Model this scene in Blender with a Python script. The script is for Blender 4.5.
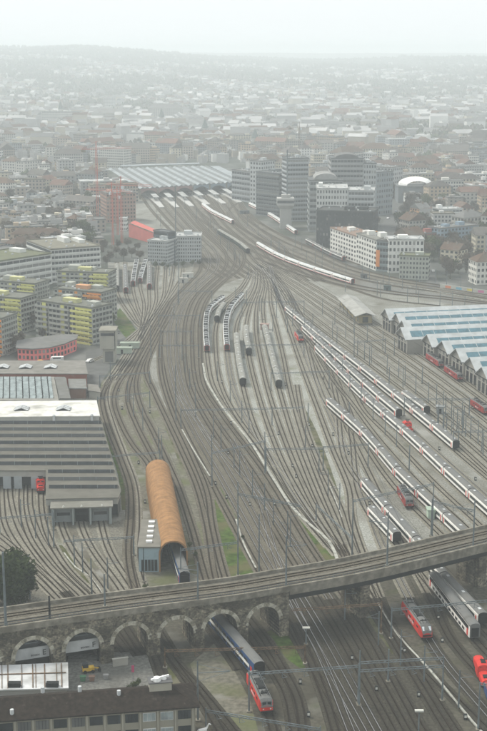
import bpy, math, random
from mathutils import Vector, Matrix
R = math.radians
scene = bpy.context.scene
for o in list(bpy.data.objects): bpy.data.objects.remove(o)
C = scene.collection
random.seed(7)

# ---------------- camera, world, sun, exposure ----------------
PW, PH, F, CZ, HOR = 487.0, 731.0, 1350.0, 140.0, 51.0
PITCH = math.atan((PH/2-HOR)/F)
cam_d = bpy.data.cameras.new('camera'); cam = bpy.data.objects.new('camera', cam_d); C.objects.link(cam)
cam.location = (0, 0, CZ); cam.rotation_euler = (R(90)-PITCH, 0, 0)
cam_d.sensor_fit = 'VERTICAL'; cam_d.sensor_height = 36; cam_d.lens = 36*F/PH
cam_d.clip_start = 1; cam_d.clip_end = 20000
scene.camera = cam
SUN_EL, SUN_AZ = 52, -60
w = bpy.data.worlds.new('World'); scene.world = w; w.use_nodes = True
nt = w.node_tree; bg = nt.nodes['Background']
sky = nt.nodes.new('ShaderNodeTexSky'); sky.sky_type = 'NISHITA'; sky.sun_disc = False
sky.sun_elevation = R(SUN_EL); sky.sun_rotation = R(SUN_AZ); sky.dust_density = 6; sky.air_density = 1.5
hs = nt.nodes.new('ShaderNodeHueSaturation'); hs.inputs['Saturation'].default_value = 0.12
mxw = nt.nodes.new('ShaderNodeMix'); mxw.data_type = 'RGBA'; mxw.inputs[0].default_value = 0.75
mxw.inputs[7].default_value = (7.2, 7.55, 7.65, 1)
nt.links.new(sky.outputs[0], hs.inputs['Color']); nt.links.new(hs.outputs[0], mxw.inputs[6])
nt.links.new(mxw.outputs[2], bg.inputs['Color']); bg.inputs['Strength'].default_value = 0.15
sd = bpy.data.lights.new('sun', 'SUN'); sun = bpy.data.objects.new('sun', sd); C.objects.link(sun)
sd.energy = 2.6; sd.angle = R(16); sd.color = (1, .94, .84)
sun.rotation_euler = (R(90-SUN_EL), 0, R(180-SUN_AZ))
scene.view_settings.view_transform = 'Standard'; scene.view_settings.look = 'None'
scene.view_settings.gamma = 1; scene.view_settings.use_curve_mapping = False
scene.view_settings.exposure = 0.2
scene.cycles.volume_bounces = 4
scene.cycles.use_denoising = True

# ---------------- pixel of the photograph -> point on a level plane ----------------
_cp, _sp = math.cos(PITCH), math.sin(PITCH)
def G(px, py, z=0.0):
    a = (px-PW/2)/F; b = (PH/2-py)/F
    d = Vector((a, _cp+b*_sp, -_sp+b*_cp))
    t = (z-CZ)/d.z
    return Vector((d.x*t, d.y*t, z))
def proj(v):
    y = v[1]*_cp-(v[2]-CZ)*_sp; u = v[1]*_sp+(v[2]-CZ)*_cp
    return PW/2+F*v[0]/y, PH/2-F*u/y
def height_at(p, py):
    # height above ground point p whose image row is py
    lo, hi = 0.0, 135.0
    for _ in range(40):
        m = (lo+hi)/2
        if proj((p[0], p[1], m))[1] > py: lo = m
        else: hi = m
    return lo

# ---------------- materials ----------------
def mat(name, col, rough=.85, var=.15, scale=.3, metal=0.0, col2=None, detail=4, objcol=False, spec=.06):
    m = bpy.data.materials.new(name); m.use_nodes = True
    t = m.node_tree; b = t.nodes['Principled BSDF']
    b.inputs['Roughness'].default_value = rough; b.inputs['Metallic'].default_value = metal
    b.inputs['Specular IOR Level'].default_value = spec
    g = t.nodes.new('ShaderNodeNewGeometry')
    n = t.nodes.new('ShaderNodeTexNoise'); n.inputs['Scale'].default_value = scale; n.inputs['Detail'].default_value = detail
    t.links.new(g.outputs['Position'], n.inputs['Vector'])
    r = t.nodes.new('ShaderNodeMapRange'); r.inputs[1].default_value = .3; r.inputs[2].default_value = .7
    t.links.new(n.outputs[0], r.inputs[0])
    x = t.nodes.new('ShaderNodeMix'); x.data_type = 'RGBA'
    t.links.new(r.outputs[0], x.inputs[0])
    if objcol:
        oi = t.nodes.new('ShaderNodeObjectInfo')
        mu = t.nodes.new('ShaderNodeMix'); mu.data_type = 'RGBA'; mu.blend_type = 'MULTIPLY'; mu.inputs[0].default_value = 1
        t.links.new(oi.outputs['Color'], mu.inputs[6]); mu.inputs[7].default_value = (1-var,)*3+(1,)
        t.links.new(oi.outputs['Color'], x.inputs[7]); t.links.new(mu.outputs[2], x.inputs[6])
    else:
        c2 = col2 or tuple(c*(1-var*1.6) for c in col)
        x.inputs[6].default_value = (*c2, 1); x.inputs[7].default_value = (*[min(1, c*(1+var*.5)) for c in col], 1)
    t.links.new(x.outputs[2], b.inputs['Base Color'])
    m['mixnode'] = x.name
    return m
def layer(m, col, scale, lo, hi, amount=1.0, seedv=0, stretch=None):
    # a second noise-masked colour over a material (dirt, moss, worn patches)
    t = m.node_tree; b = t.nodes['Principled BSDF']; src = b.inputs['Base Color'].links[0].from_socket
    g = t.nodes.new('ShaderNodeNewGeometry'); mp = t.nodes.new('ShaderNodeMapping')
    mp.inputs['Location'].default_value = (seedv*31.7, seedv*17.3, 0)
    if stretch: mp.inputs['Scale'].default_value = stretch
    t.links.new(g.outputs['Position'], mp.inputs['Vector'])
    n = t.nodes.new('ShaderNodeTexNoise'); n.inputs['Scale'].default_value = scale; n.inputs['Detail'].default_value = 6
    t.links.new(mp.outputs[0], n.inputs['Vector'])
    r = t.nodes.new('ShaderNodeMapRange'); r.inputs[1].default_value = lo; r.inputs[2].default_value = hi; r.inputs[4].default_value = amount
    t.links.new(n.outputs[0], r.inputs[0])
    x = t.nodes.new('ShaderNodeMix'); x.data_type = 'RGBA'
    t.links.new(r.outputs[0], x.inputs[0]); t.links.new(src, x.inputs[6]); x.inputs[7].default_value = (*col, 1)
    t.links.new(x.outputs[2], b.inputs['Base Color'])
    return m
M = {}
M['terrain'] = layer(layer(mat('terrain', (.10,.105,.095), .95, .3, .02), (.04,.048,.032), .012, .45, .6, .8), (.16,.16,.15), .03, .55, .65, .7, 3)
M['yard'] = layer(layer(layer(mat('yard_gravel', (.25,.25,.222), .95, .4, 1.8), (.10,.094,.072), .06, .45, .68, .8, 1), (.30,.305,.285), .05, .55, .7, .6, 2), (.06,.065,.03), .09, .60, .72, .6, 5)
M['ballast'] = layer(layer(mat('ballast_brown', (.165,.154,.126), .95, .3, 1.2), (.055,.05,.038), .08, .4, .7, .7), (.17,.166,.148), .05, .55, .7, .6, 4)
M['yard_pale'] = layer(layer(mat('yard_pale_gravel', (.31,.315,.285), .95, .35, 1.8), (.16,.155,.13), .05, .48, .7, .8, 1), (.11,.12,.06), .10, .60, .74, .6, 7)
M['yard_dark'] = layer(layer(layer(mat('yard_brown_gravel', (.088,.082,.063), .95, .3, .9), (.04,.036,.026), .07, .45, .66, .8, 1), (.15,.15,.13), .06, .56, .7, .7, 2), (.055,.065,.025), .11, .58, .7, .6, 5)
M['weedy'] = layer(layer(mat('weedy_gravel', (.15,.143,.112), .95, .3, .8), (.09,.10,.042), .07, .48, .64, .8, 1), (.23,.23,.21), .09, .58, .7, .8, 3)
M['depot_gravel'] = layer(layer(layer(mat('depot_gravel', (.17,.163,.135), .95, .4, 1.6), (.085,.075,.055), .06, .42, .62, .85, 1), (.27,.27,.25), .05, .55, .66, .8, 2), (.10,.105,.05), .08, .60, .70, .7, 9)
M['grass'] = layer(mat('grass', (.062,.10,.022), .95, .4, .5), (.10,.09,.045), .12, .45, .62, .8)
M['dry_grass'] = layer(mat('dry_grass', (.08,.085,.035), .95, .35, .3), (.12,.11,.08), .15, .42, .6, .8)
M['asphalt'] = layer(mat('asphalt', (.11,.112,.106), .9, .15, .2), (.07,.07,.07), .05, .5, .65, .5)
M['paving'] = layer(mat('pale_paving', (.165,.165,.15), .9, .3, 1.2), (.09,.088,.078), .12, .5, .65, .6)
M['kerb'] = mat('pale_concrete_trough', (.36,.36,.32), .9, .3, .5)
def track_mat(name, bed, sleeper, rust):
    m = layer(mat(name, bed, .95, .4, 2.2), tuple(c*.55 for c in bed), .12, .48, .68, .7, 6); t = m.node_tree; b = t.nodes['Principled BSDF']
    src = b.inputs['Base Color'].links[0].from_socket
    uv = t.nodes.new('ShaderNodeUVMap'); s = t.nodes.new('ShaderNodeSeparateXYZ'); t.links.new(uv.outputs[0], s.inputs[0])
    def mth(op, a, bb=None):
        k = t.nodes.new('ShaderNodeMath'); k.operation = op
        for i, v in ((0, a), (1, bb)):
            if v is None: continue
            if isinstance(v, (int, float)): k.inputs[i].default_value = v
            else: t.links.new(v, k.inputs[i])
        return k.outputs[0]
    fr = mth('FRACT', mth('MULTIPLY', s.outputs[1], 1/.62)); sl = mth('LESS_THAN', fr, .42)
    au = mth('ABSOLUTE', s.outputs[0])
    ins = mth('LESS_THAN', au, 1.25); mask = mth('MULTIPLY', mth('MULTIPLY', sl, ins), .75)
    x = t.nodes.new('ShaderNodeMix'); x.data_type = 'RGBA'; t.links.new(mask, x.inputs[0]); t.links.new(src, x.inputs[6]); x.inputs[7].default_value = (*sleeper, 1)
    # iron dust lying beside each rail
    d = mth('ABSOLUTE', mth('SUBTRACT', au, .75)); mr = t.nodes.new('ShaderNodeMapRange'); mr.inputs[1].default_value = .34; mr.inputs[2].default_value = .14; mr.inputs[3].default_value = 0; mr.inputs[4].default_value = .95
    t.links.new(d, mr.inputs[0])
    y = t.nodes.new('ShaderNodeMix'); y.data_type = 'RGBA'; t.links.new(mr.outputs[0], y.inputs[0]); t.links.new(x.outputs[2], y.inputs[6]); y.inputs[7].default_value = (*rust, 1)
    t.links.new(y.outputs[2], b.inputs['Base Color'])
    return m
M['trk_brown'] = track_mat('track_bed_brown', (.14,.127,.098), (.07,.06,.045), (.026,.019,.013))
M['trk_grey'] = track_mat('track_bed_grey', (.235,.222,.18), (.13,.12,.098), (.032,.026,.018))
M['trk_dark'] = track_mat('track_bed_vignetted', (.055,.05,.038), (.03,.026,.02), (.016,.012,.009))  # darker copy of the track bed, vignetting painted into its colour
M['ballast_dark'] = layer(mat('ballast_vignetted', (.062,.057,.044), .95, .35, 1.2), (.11,.108,.09), .06, .56, .7, .6, 4)  # ballast colour darkened to carry the vignetting
M['rail'] = mat('rusty_rail', (.03,.022,.016), .6, .3, .2)
M['rail_shiny'] = mat('worn_steel_rail', (.30,.30,.30), .35, .2, .2, metal=.6)

# ---------------- mesh builder ----------------
class MB:
    def __init__(s): s.v = []; s.f = []; s.m = []; s.uv = []
    def face(s, pts, m=0, uv=None):
        i = len(s.v); s.v.extend([tuple(p) for p in pts]); s.f.append(tuple(range(i, i+len(pts)))); s.m.append(m); s.uv.append(uv or [(0, 0)]*len(pts))
    def box(s, x0, x1, y0, y1, z0, z1, m=0, top=None, M4=None, bottom=True):
        P = [Vector((x, y, z)) for z in (z0, z1) for x, y in ((x0, y0), (x1, y0), (x1, y1), (x0, y1))]
        if M4 is not None: P = [M4 @ p for p in P]
        W, D = x1-x0, y1-y0; mt = m if top is None else top
        for q, (a, b, c, d) in enumerate(((0,1,5,4), (1,2,6,5), (2,3,7,6), (3,0,4,7))):
            L = W if q % 2 == 0 else D
            s.face([P[a], P[b], P[c], P[d]], m, [(0, z0), (L, z0), (L, z1), (0, z1)])
        s.face([P[4], P[5], P[6], P[7]], mt, [(x0, y0), (x1, y0), (x1, y1), (x0, y1)])
        if bottom: s.face([P[3], P[2], P[1], P[0]], m)
    def bar(s, a, b, w=.2, h=None, m=0):
        a = Vector(a); b = Vector(b); h = h or w; d = (b-a)
        if d.length < 1e-6: return
        d.normalize(); up = Vector((0, 0, 1)) if abs(d.z) < .95 else Vector((0, 1, 0))
        r = d.cross(up).normalized()*w/2; u = r.cross(d).normalized()*h/2
        P = [a-r-u, a+r-u, a+r+u, a-r+u, b-r-u, b+r-u, b+r+u, b-r+u]
        for q in ((0,1,2,3), (7,6,5,4), (0,4,5,1), (1,5,6,2), (2,6,7,3), (3,7,4,0)): s.face([P[i] for i in q], m)
    def prism(s, poly, z0, z1, m=0, top=None):
        n = len(poly); ar = sum(poly[i][0]*poly[(i+1)%n][1]-poly[(i+1)%n][0]*poly[i][1] for i in range(n))
        if ar < 0: poly = list(reversed(poly))
        acc = 0
        for i in range(n):
            a, b = poly[i], poly[(i+1) % n]; L = math.hypot(b[0]-a[0], b[1]-a[1])
            s.face([(a[0], a[1], z0), (b[0], b[1], z0), (b[0], b[1], z1), (a[0], a[1], z1)], m, [(acc, z0), (acc+L, z0), (acc+L, z1), (acc, z1)]); acc += L
        s.face([(p[0], p[1], z1) for p in poly], m if top is None else top); s.face([(p[0], p[1], z0) for p in reversed(poly)], m)
    def cyl(s, c, r0, r1, z0, z1, n=10, m=0, cap=True):
        A = [(c[0]+r0*math.cos(2*math.pi*i/n), c[1]+r0*math.sin(2*math.pi*i/n), z0) for i in range(n)]
        B = [(c[0]+r1*math.cos(2*math.pi*i/n), c[1]+r1*math.sin(2*math.pi*i/n), z1) for i in range(n)]
        for i in range(n): j = (i+1) % n; s.face([A[i], A[j], B[j], B[i]], m)
        if cap: s.face(B, m); s.face(A[::-1], m)
    def loft(s, secs, m=0, caps=True, mf=None):
        n = len(secs[0])
        for k in range(len(secs)-1):
            for i in range(n):
                j = (i+1) % n
                s.face([secs[k][i], secs[k][j], secs[k+1][j], secs[k+1][i]], mf(i) if mf else m)
        if caps: s.face(secs[0][::-1], m); s.face(secs[-1], m)
    def mesh(s, name, mats):
        me = bpy.data.meshes.new(name); me.from_pydata(s.v, [], s.f)
        for x in mats: me.materials.append(M[x] if isinstance(x, str) else x)
        me.polygons.foreach_set('material_index', s.m)
        u = me.uv_layers.new(name='UVMap'); fl = [c for f in s.uv for p in f for c in p]
        u.data.foreach_set('uv', fl); me.update(); return me
    def build(s, name, mats, parent=None, loc=None, rz=0):
        if isinstance(mats, (str, bpy.types.Material)): mats = [mats]
        o = bpy.data.objects.new(name, s.mesh(name, mats)); C.objects.link(o)
        if parent: o.parent = parent
        if loc is not None: o.location = loc
        o.rotation_euler.z = rz
        return o
def place(me, name, parent=None, loc=(0, 0, 0), rz=0, color=None):
    o = bpy.data.objects.new(name, me); C.objects.link(o); o.parent = parent; o.location = loc; o.rotation_euler.z = rz
    if color: o.color = (*color, 1)
    return o
def tag(o, label, cat, group=None):
    o['label'] = label; o['category'] = cat
    if group: o['group'] = group
    return o
def thing(name, label, cat, loc=(0, 0, 0), rz=0, group=None):
    o = bpy.data.objects.new(name, None); C.objects.link(o); o.empty_display_size = 1
    o.location = loc; o.rotation_euler.z = rz
    return tag(o, label, cat, group)
def struct(o, kind='structure'): o['kind'] = kind; return o
def copy_tree(o, parent=None):
    c = o.copy(); C.objects.link(c); c.parent = parent
    for ch in o.children: copy_tree(ch, c)
    return c

# ---------------- paths ----------------
def smooth(P, step=5.0):
    P = [Vector(p) for p in P]; out = []
    Q = [P[0]*2-P[1]]+P+[P[-1]*2-P[-2]]
    for i in range(1, len(Q)-2):
        n = max(2, int((Q[i+1]-Q[i]).length/step)); p0, p1, p2, p3 = Q[i-1:i+3]
        # centripetal knots keep the curve free of loops where control points are unevenly spaced
        t0 = 0; t1 = t0+max(1e-3, (p1-p0).length)**.5; t2 = t1+max(1e-3, (p2-p1).length)**.5; t3 = t2+max(1e-3, (p3-p2).length)**.5
        for k in range(n):
            t = t1+(t2-t1)*k/n
            A1 = p0*((t1-t)/(t1-t0))+p1*((t-t0)/(t1-t0)); A2 = p1*((t2-t)/(t2-t1))+p2*((t-t1)/(t2-t1)); A3 = p2*((t3-t)/(t3-t2))+p3*((t-t2)/(t3-t2))
            B1 = A1*((t2-t)/(t2-t0))+A2*((t-t0)/(t2-t0)); B2 = A2*((t3-t)/(t3-t1))+A3*((t-t1)/(t3-t1))
            out.append(B1*((t2-t)/(t2-t1))+B2*((t-t1)/(t2-t1)))
    out.append(P[-1]); return out
def gpath(px, z=0.0, step=5.0): return smooth([G(x, y, z) for x, y in px], step)
def normals(P):
    N = []
    for i in range(len(P)):
        d = P[min(i+1, len(P)-1)]-P[max(i-1, 0)]; d.z = 0; d.normalize(); N.append(Vector((d.y, -d.x, 0)))
    return N
def arclen(P):
    s = [0]
    for i in range(1, len(P)): s.append(s[-1]+(P[i]-P[i-1]).length)
    return s
def at_len(P, S, t):
    import bisect
    t = max(0, min(S[-1], t)); i = min(max(bisect.bisect_right(S, t)-1, 0), len(P)-2)
    k = (t-S[i])/max(1e-6, S[i+1]-S[i]); return P[i].lerp(P[i+1], k)
def lerp_px(A, B, t):
    # polylines in photo pixels with the same number of points
    return [(a[0]+(b[0]-a[0])*t, a[1]+(b[1]-a[1])*t) for a, b in zip(A, B)]
NTR = [0]
def track_world(P, style='grey', name='railway_track', shiny=False, base=0.0):
    k = NTR[0]; NTR[0] += 1
    zb = base+.10+(k % 17)*.007; N = normals(P); S = arclen(P); b = MB()
    hw = 1.55
    for i in range(len(P)-1):
        a, c = P[i], P[i+1]; na, nc = N[i], N[i+1]
        za = Vector((0, 0, zb))
        b.face([a-na*hw+za, c-nc*hw+za, c+nc*hw+za, a+na*hw+za][::-1], 0, [(-hw, S[i]), (-hw, S[i+1]), (hw, S[i+1]), (hw, S[i])][::-1])
        for sgn in (-1, 1):
            e = Vector((0, 0, base+.012+(k % 5)*.003))
            q = [a+na*hw*sgn+za, c+nc*hw*sgn+za, c+nc*(hw+.25)*sgn+e, a+na*(hw+.25)*sgn+e]
            b.face(q if sgn > 0 else q[::-1], 0, [(1.6, S[i]), (1.6, S[i+1]), (1.9, S[i+1]), (1.9, S[i])])
            for o1, o2, z1, z2 in ((.68, .80, .16, .16), (.80, .80, .16, -.01), (.68, .68, .16, -.01)):
                q = [a+na*o1*sgn+za+Vector((0,0,z1)), c+nc*o1*sgn+za+Vector((0,0,z1)), c+nc*o2*sgn+za+Vector((0,0,z2)), a+na*o2*sgn+za+Vector((0,0,z2))]
                b.face(q, 1)
    o = b.build(name, ['trk_'+style, 'rail_shiny' if shiny else 'rail']); struct(o); return o
def track(px, style='grey', shiny=False):
    # from the viaduct downwards the bed colour is darkened, as painted-in vignetting
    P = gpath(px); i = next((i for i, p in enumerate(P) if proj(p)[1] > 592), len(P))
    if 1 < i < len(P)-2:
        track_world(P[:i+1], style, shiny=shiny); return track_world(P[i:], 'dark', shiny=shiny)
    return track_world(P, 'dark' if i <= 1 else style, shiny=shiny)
def sheet(name, px, m, z, step=None):
    b = MB(); P = [G(x, y, z) for x, y in px]
    n = len(P); ar = sum(P[i].x*P[(i+1)%n].y-P[(i+1)%n].x*P[i].y for i in range(n))
    if ar < 0: P.reverse()
    b.face(P, 0); return struct(b.build(name, [m]))
def band(name, L, Rr, m, z):
    n = 60
    A = smooth([G(x, y, z) for x, y in L]); B = smooth([G(x, y, z) for x, y in Rr]); SA, SB = arclen(A), arclen(B)
    b = MB()
    for i in range(n):
        q = [at_len(A, SA, SA[-1]*i/n), at_len(A, SA, SA[-1]*(i+1)/n), at_len(B, SB, SB[-1]*(i+1)/n), at_len(B, SB, SB[-1]*i/n)]
        if (q[1]-q[0]).cross(q[3]-q[0]).z < 0: q.reverse()
        b.face(q, 0)
    return struct(b.build(name, [m]))
def ribbon(name, px, width, m, z, h=0.0):
    P = gpath(px, 0, 6); N = normals(P); b = MB()
    for i in range(len(P)-1):
        a, c, na, nc = P[i], P[i+1], N[i]*width/2, N[i+1]*width/2; u = Vector((0, 0, z+h)); l = Vector((0, 0, z))
        b.face([a-na+u, a+na+u, c+nc+u, c-nc+u], 0)
        if h > 0:
            b.face([a-na+l, a-na+u, c-nc+u, c-nc+l], 0); b.face([a+na+l, a+na+u, c+nc+u, c+nc+l], 0)
    return struct(b.build(name, [m]))
# ---------------- terrain, yard surfaces ----------------
def hsh(x, y):
    return math.sin(x*.0031+1.3)*math.cos(y*.0023+.7)*.5+math.sin(x*.0083+y*.0061)*.3+math.sin(x*.017-y*.013+2)*.2
def terr(x, y):
    if y <= 3300: return 0.0
    s = max(0, min(1, (y-3300)/4700)); s = s*s*(3-2*s)*.5+s*.5
    ridge = 84+66/(1+math.exp((x+350+120*math.sin(x*.002))/260))+16*hsh(x*.5, y*.5)+(10 if x > 900 else 0)
    z = ridge*s*(1+.10*hsh(x*.8+900, y*.4))
    if y > 8000: z *= max(0, 1-(y-8000)/1800)
    f = max(0, min(1, (y-9200)/1800)); z = z*(1-f)+(120+14*hsh(x*.35, y*.5))*f
    return z
tb = MB()
xs = [-5000+i*100 for i in range(101)]
ys = [-300, 100, 400, 800, 1200, 1500, 1700, 2000, 2200]+[2400+i*110 for i in range(84)]
idx = {}
for j, y in enumerate(ys):
    for i, x in enumerate(xs):
        idx[i, j] = len(tb.v); tb.v.append((x, y, terr(x, y)))
for j in range(len(ys)-1):
    for i in range(len(xs)-1):
        tb.f.append((idx[i, j], idx[i+1, j], idx[i+1, j+1], idx[i, j+1])); tb.m.append(0); tb.uv.append([(0, 0)]*4)
ter = struct(tb.build('terrain', ['terrain'])); ter.data.polygons.foreach_set('use_smooth', [True]*len(ter.data.polygons))

# gravel of the railway yard
sheet('yard_ground', [(-90,760),(640,760),(640,420),(560,330),(487,313),(487,300),(400,284),(352,272),(317,252),(280,236),(245,218),(240,196),(138,190),(128,215),(150,238),(150,262),(108,262),(108,300),(140,330),(118,365),(98,390),(-90,400)], 'yard', .004)
sheet('foreground_ground', [(-90,760),(640,760),(640,520),(487,550),(360,580),(240,602),(120,618),(0,632),(-90,645)], 'yard_dark', .010)  # brown gravel; vignetting and shade under the arches painted into its colour
sheet('depot_ground', [(-90,489),(58,489),(62,520),(126,516),(133,560),(140,640),(-90,655)], 'depot_gravel', .0072)
band('siding_ground', [(245,282),(222,302),(206,320),(204,350),(208,385),(225,410),(250,442),(272,476),(296,512),(334,556)], [(262,272),(285,300),(300,335),(310,370),(330,410),(352,445),(374,487),(396,530),(420,575),(450,620)], 'yard_pale', .009)
band('ballast_ground', [(158,345),(166,390),(182,430),(212,487),(256,569),(295,640),(345,735)], [(203,345),(206,385),(222,407),(270,475),(313,545),(365,621),(466,735)], 'ballast', .016)
band('ballast_ground', [(146,197),(160,212),(178,232),(194,252),(190,275),(172,292),(160,315),(158,346)], [(240,196),(252,215),(290,240),(300,262),(262,272),(222,286),(205,310),(203,346)], 'ballast', .012)
band('ballast_ground', [(240,213),(280,234),(317,251),(352,268),(422,284),(500,297)], [(236,232),(262,254),(300,274),(352,290),(420,297),(500,305)], 'ballast', .020)
band('ballast_ground', [(102,380),(99,400),(105,430),(118,465),(129,500),(128,560),(140,610)], [(150,372),(157,395),(172,425),(190,460),(205,500),(212,545),(225,600)], 'weedy', .008)
# grass strips
band('grass_strip', [(216,487),(213,520),(217,560),(222,585)], [(221,487),(236,515),(250,555),(262,580)], 'grass', .028)
band('grass_strip', [(143,380),(156,404),(170,440),(182,470)], [(148,378),(164,404),(180,440),(190,470)], 'dry_grass', .028)
band('grass_strip', [(160,385),(174,415),(190,448),(206,485)], [(166,385),(182,413),(198,446),(214,485)], 'dry_grass', .032)
band('grass_strip', [(301,408),(309,430),(318,455),(332,490),(347,530)], [(305,408),(316,430),(326,455),(338,490),(352,530)], 'dry_grass', .028)
band('grass_strip', [(290,512),(300,530),(312,550),(322,566)], [(296,510),(312,528),(328,545),(338,560)], 'grass', .028)
band('grass_strip', [(266,632),(274,640),(286,658),(300,668)], [(290,624),(296,636),(302,652),(305,668)], 'grass', .028)
band('grass_strip', [(365,612),(372,626),(384,642),(392,654)], [(378,612),(388,628),(398,642),(404,654)], 'dry_grass', .028)
band('grass_strip', [(100,425),(108,445),(118,475),(122,510)], [(104,425),(113,445),(123,475),(126,510)], 'grass', .028)
band('grass_strip', [(52,545),(60,562),(72,580),(84,600)], [(62,545),(78,562),(96,580),(112,600)], 'dry_grass', .028)
band('grass_strip', [(184,540),(184,556),(186,574)], [(192,540),(198,556),(203,574)], 'dry_grass', .028)
band('grass_strip', [(150,662),(160,672),(172,684)], [(166,655),(182,670),(196,690)], 'dry_grass', .028)
band('grass_strip', [(112,318),(118,328),(126,338)], [(120,308),(128,318),(136,330)], 'grass', .028)
# paved areas
sheet('paved_yard', [(69,652),(150,652),(162,664),(178,700),(60,700)], 'paving', .036)
sheet('asphalt_road', [(86,352),(112,345),(134,331),(131,340),(112,366),(98,388),(86,394)], 'asphalt', .024)
sheet('service_road', [(360,281),(420,290),(520,309),(520,318),(420,298),(360,289)], 'paving', .030)
sheet('platform_ground', [(190,664),(218,640),(250,700),(262,745),(222,745)], 'weedy', .024)
band('ballast_ground', [(282,617),(298,646),(352,740)], [(345,590),(366,621),(470,740)], 'ballast_dark', .021)  # near ballast band, its dark tone is painted vignetting

# ---------------- tracks ----------------
def bundle(A, B, ts, style, shiny=()):
    for i, t in enumerate(ts): track(lerp_px(A, B, t), style, i in shiny)
# main bundle curving from the station throat down under the viaduct
bundle([(150,199),(162,213),(180,233),(198,252),(200,270),(186,286),(171,302),(163,325),(161,350),(168,390),(184,430),(214,487),(258,569),(298,640),(350,735)],
       [(196,199),(206,210),(222,230),(243,252),(241,268),(226,280),(209,297),(201,318),(200,345),(204,385),(220,412),(267,476),(309,545),(361,622),(424,735)],
       [0,.2,.4,.6,.8,1], 'brown', (1,2))
# crossovers inside it
track([(178,395),(196,420),(224,455),(262,500),(290,540),(330,600)], 'brown', True)
track([(232,440),(246,470),(262,505),(272,545),(292,600),(322,660),(352,735)], 'brown', True)
# station throat fan
bundle([(142,197),(152,211),(172,232),(190,250),(206,268),(222,278)], [(236,192),(243,203),(258,224),(286,246),(300,262),(330,282)], [0,.08,.16,.24,.32,.40,.48,.56,.64,.72,.8,.88,.96], 'brown')
# right main lines
bundle([(236,190),(243,206),(262,224),(290,240),(317,251),(352,267),(400,279),(450,287),(520,298)],
       [(176,196),(190,212),(216,230),(250,250),(290,268),(340,285),(390,294),(450,300),(520,309)], [0,.17,.34,.5,.84,1], 'brown', (2,))
track([(250,197),(238,203),(228,212),(236,224),(262,240),(300,262)], 'brown')
track([(262,186),(250,192),(240,202),(246,214),(276,232),(317,250),(360,265)], 'brown')
# centre sidings
cs = [
 [(250,272),(240,288),(223,302),(209.5,313),(206,328),(207,353),(213,385),(226,408),(249,440),(272,474),(292,503),(330,548)],
 [(252,272),(242,290),(226,306),(217,323),(216,353),(221,385),(234,412),(256,443),(279,475),(301,508),(334,549)],
 [(255,272),(252,286),(242,299),(231,312),(226,328),(227,353),(233,387),(245,416),(264,447),(285,478),(306,510),(337,550)],
 [(257,272),(255,287),(246,305),(237,325),(237,350),(243,387),(254,425),(270,460),(292,500),(338,556)],
 [(259,270),(258,287),(250,308),(246,330),(249,356),(257,390),(269,428),(284,465),(306,505),(341,552)],
 [(261,270),(262,285),(257,305),(256,330),(261,360),(268,390),(281,430),(296,468),(315,508),(344,554)],
 [(262,270),(266,284),(263,305),(265,330),(271,360),(279,389),(291,430),(305,468),(322,508),(348,556)],
 [(263,270),(269,284),(271,305),(277,330),(284,360),(290,390),(301,430),(314,468),(329,505),(350,552)],
]
for i, c in enumerate(cs): track(c, 'grey', i in (2,))
bundle([(338,545),(352,572),(370,604),(398,650),(440,720),(452,740)], [(352,545),(372,572),(398,606),(425,645),(470,705),(495,735)], [.02,.2], 'brown')
track([(297,385),(300,404),(306,430),(322,470),(340,508),(352,545),(372,590),(392,625)], 'grey')
# diagonal sidings under the long trains
D = {
 'd1': [(262,268),(272,284),(285,318),(300,362),(318,410),(333,450),(349,490),(352,520),(365,560),(382,605),(397,639),(440,684),(487,731)],
 'd2': [(263,268),(274,284),(291,318),(308,362),(326,405),(343,445),(362,490),(382,545),(412,605),(430,641),(447,666),(500,728)],
 'd3': [(264,268),(277,284),(296,320),(315,360),(335,402),(356,447),(377,490),(402,545),(432,600),(452,641),(482,676),(510,705)],
 'd6': [(266,268),(280,286),(301,322),(322,360),(345,402),(352,440),(358,490),(371,517),(397,545),(433,590),(475,640),(510,678)],
 'd5': [(266,268),(282,286),(306,324),(326,360),(337,402),(345,460),(364,489),(385,514),(411,542),(431,571),(483,628),(520,670)],
 'd4b': [(267,268),(284,288),(308,326),(330,364),(346,402),(362,440),(394,487),(436,530),(487,580),(530,620)],
 'd4': [(268,268),(285,288),(305,338),(318,385),(329,407),(366,441),(406,487),(428,507),(452,530),(500,578),(540,618)],
 'd4c': [(268,267),(286,288),(308,335),(330,376),(352,404),(380,441),(422,487),(468,530),(520,580)],
 'd3b': [(269,267),(287,289),(306,325),(326,357),(352,390),(366,402+11),(394,441),(438,487),(484,530),(540,590)],
 't3': [(270,267),(288,291),(304,331),(317,352),(365,402),(409,441),(457,487),(503,530),(560,585)],
 't2': [(270,266),(290,291),(304,322),(327,348),(379,402),(423,441),(475,487),(520,528)],
 't1': [(271,266),(287,313-14),(306,326),(327,346),(365,376),(397,402),(444,441),(498,487),(540,520)],
}
D['t1'] = [(268,266),(276,298),(287,313),(327,346),(365,376),(397,402),(444,441),(498,487),(540,520)]
D['t2'] = [(270,266),(280,298),(304,332),(337,363),(379,402),(423,441),(475,487),(520,528)]
D['t3'] = [(270,268),(282,305),(317,352),(365,402),(409,441),(457,487),(503,530),(560,585)]
for k, c in D.items(): track(c, 'grey', k in ('d2', 't2'))
P0 = [(250,266),(272,293),(312,329),(362,367),(407,402),(454,441),(505,487),(560,530)]
P8 = [(264,262),(310,285),(372,323),(434,362),(487,400),(540,440),(600,487),(660,530)]
bundle(P0, P8, [0,.13,.26,.39,.52,.65,.78,.93,1.05], 'grey', (3,))
track([(255,258),(300,275),(345,287),(388,300),(440,306)], 'brown')
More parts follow.
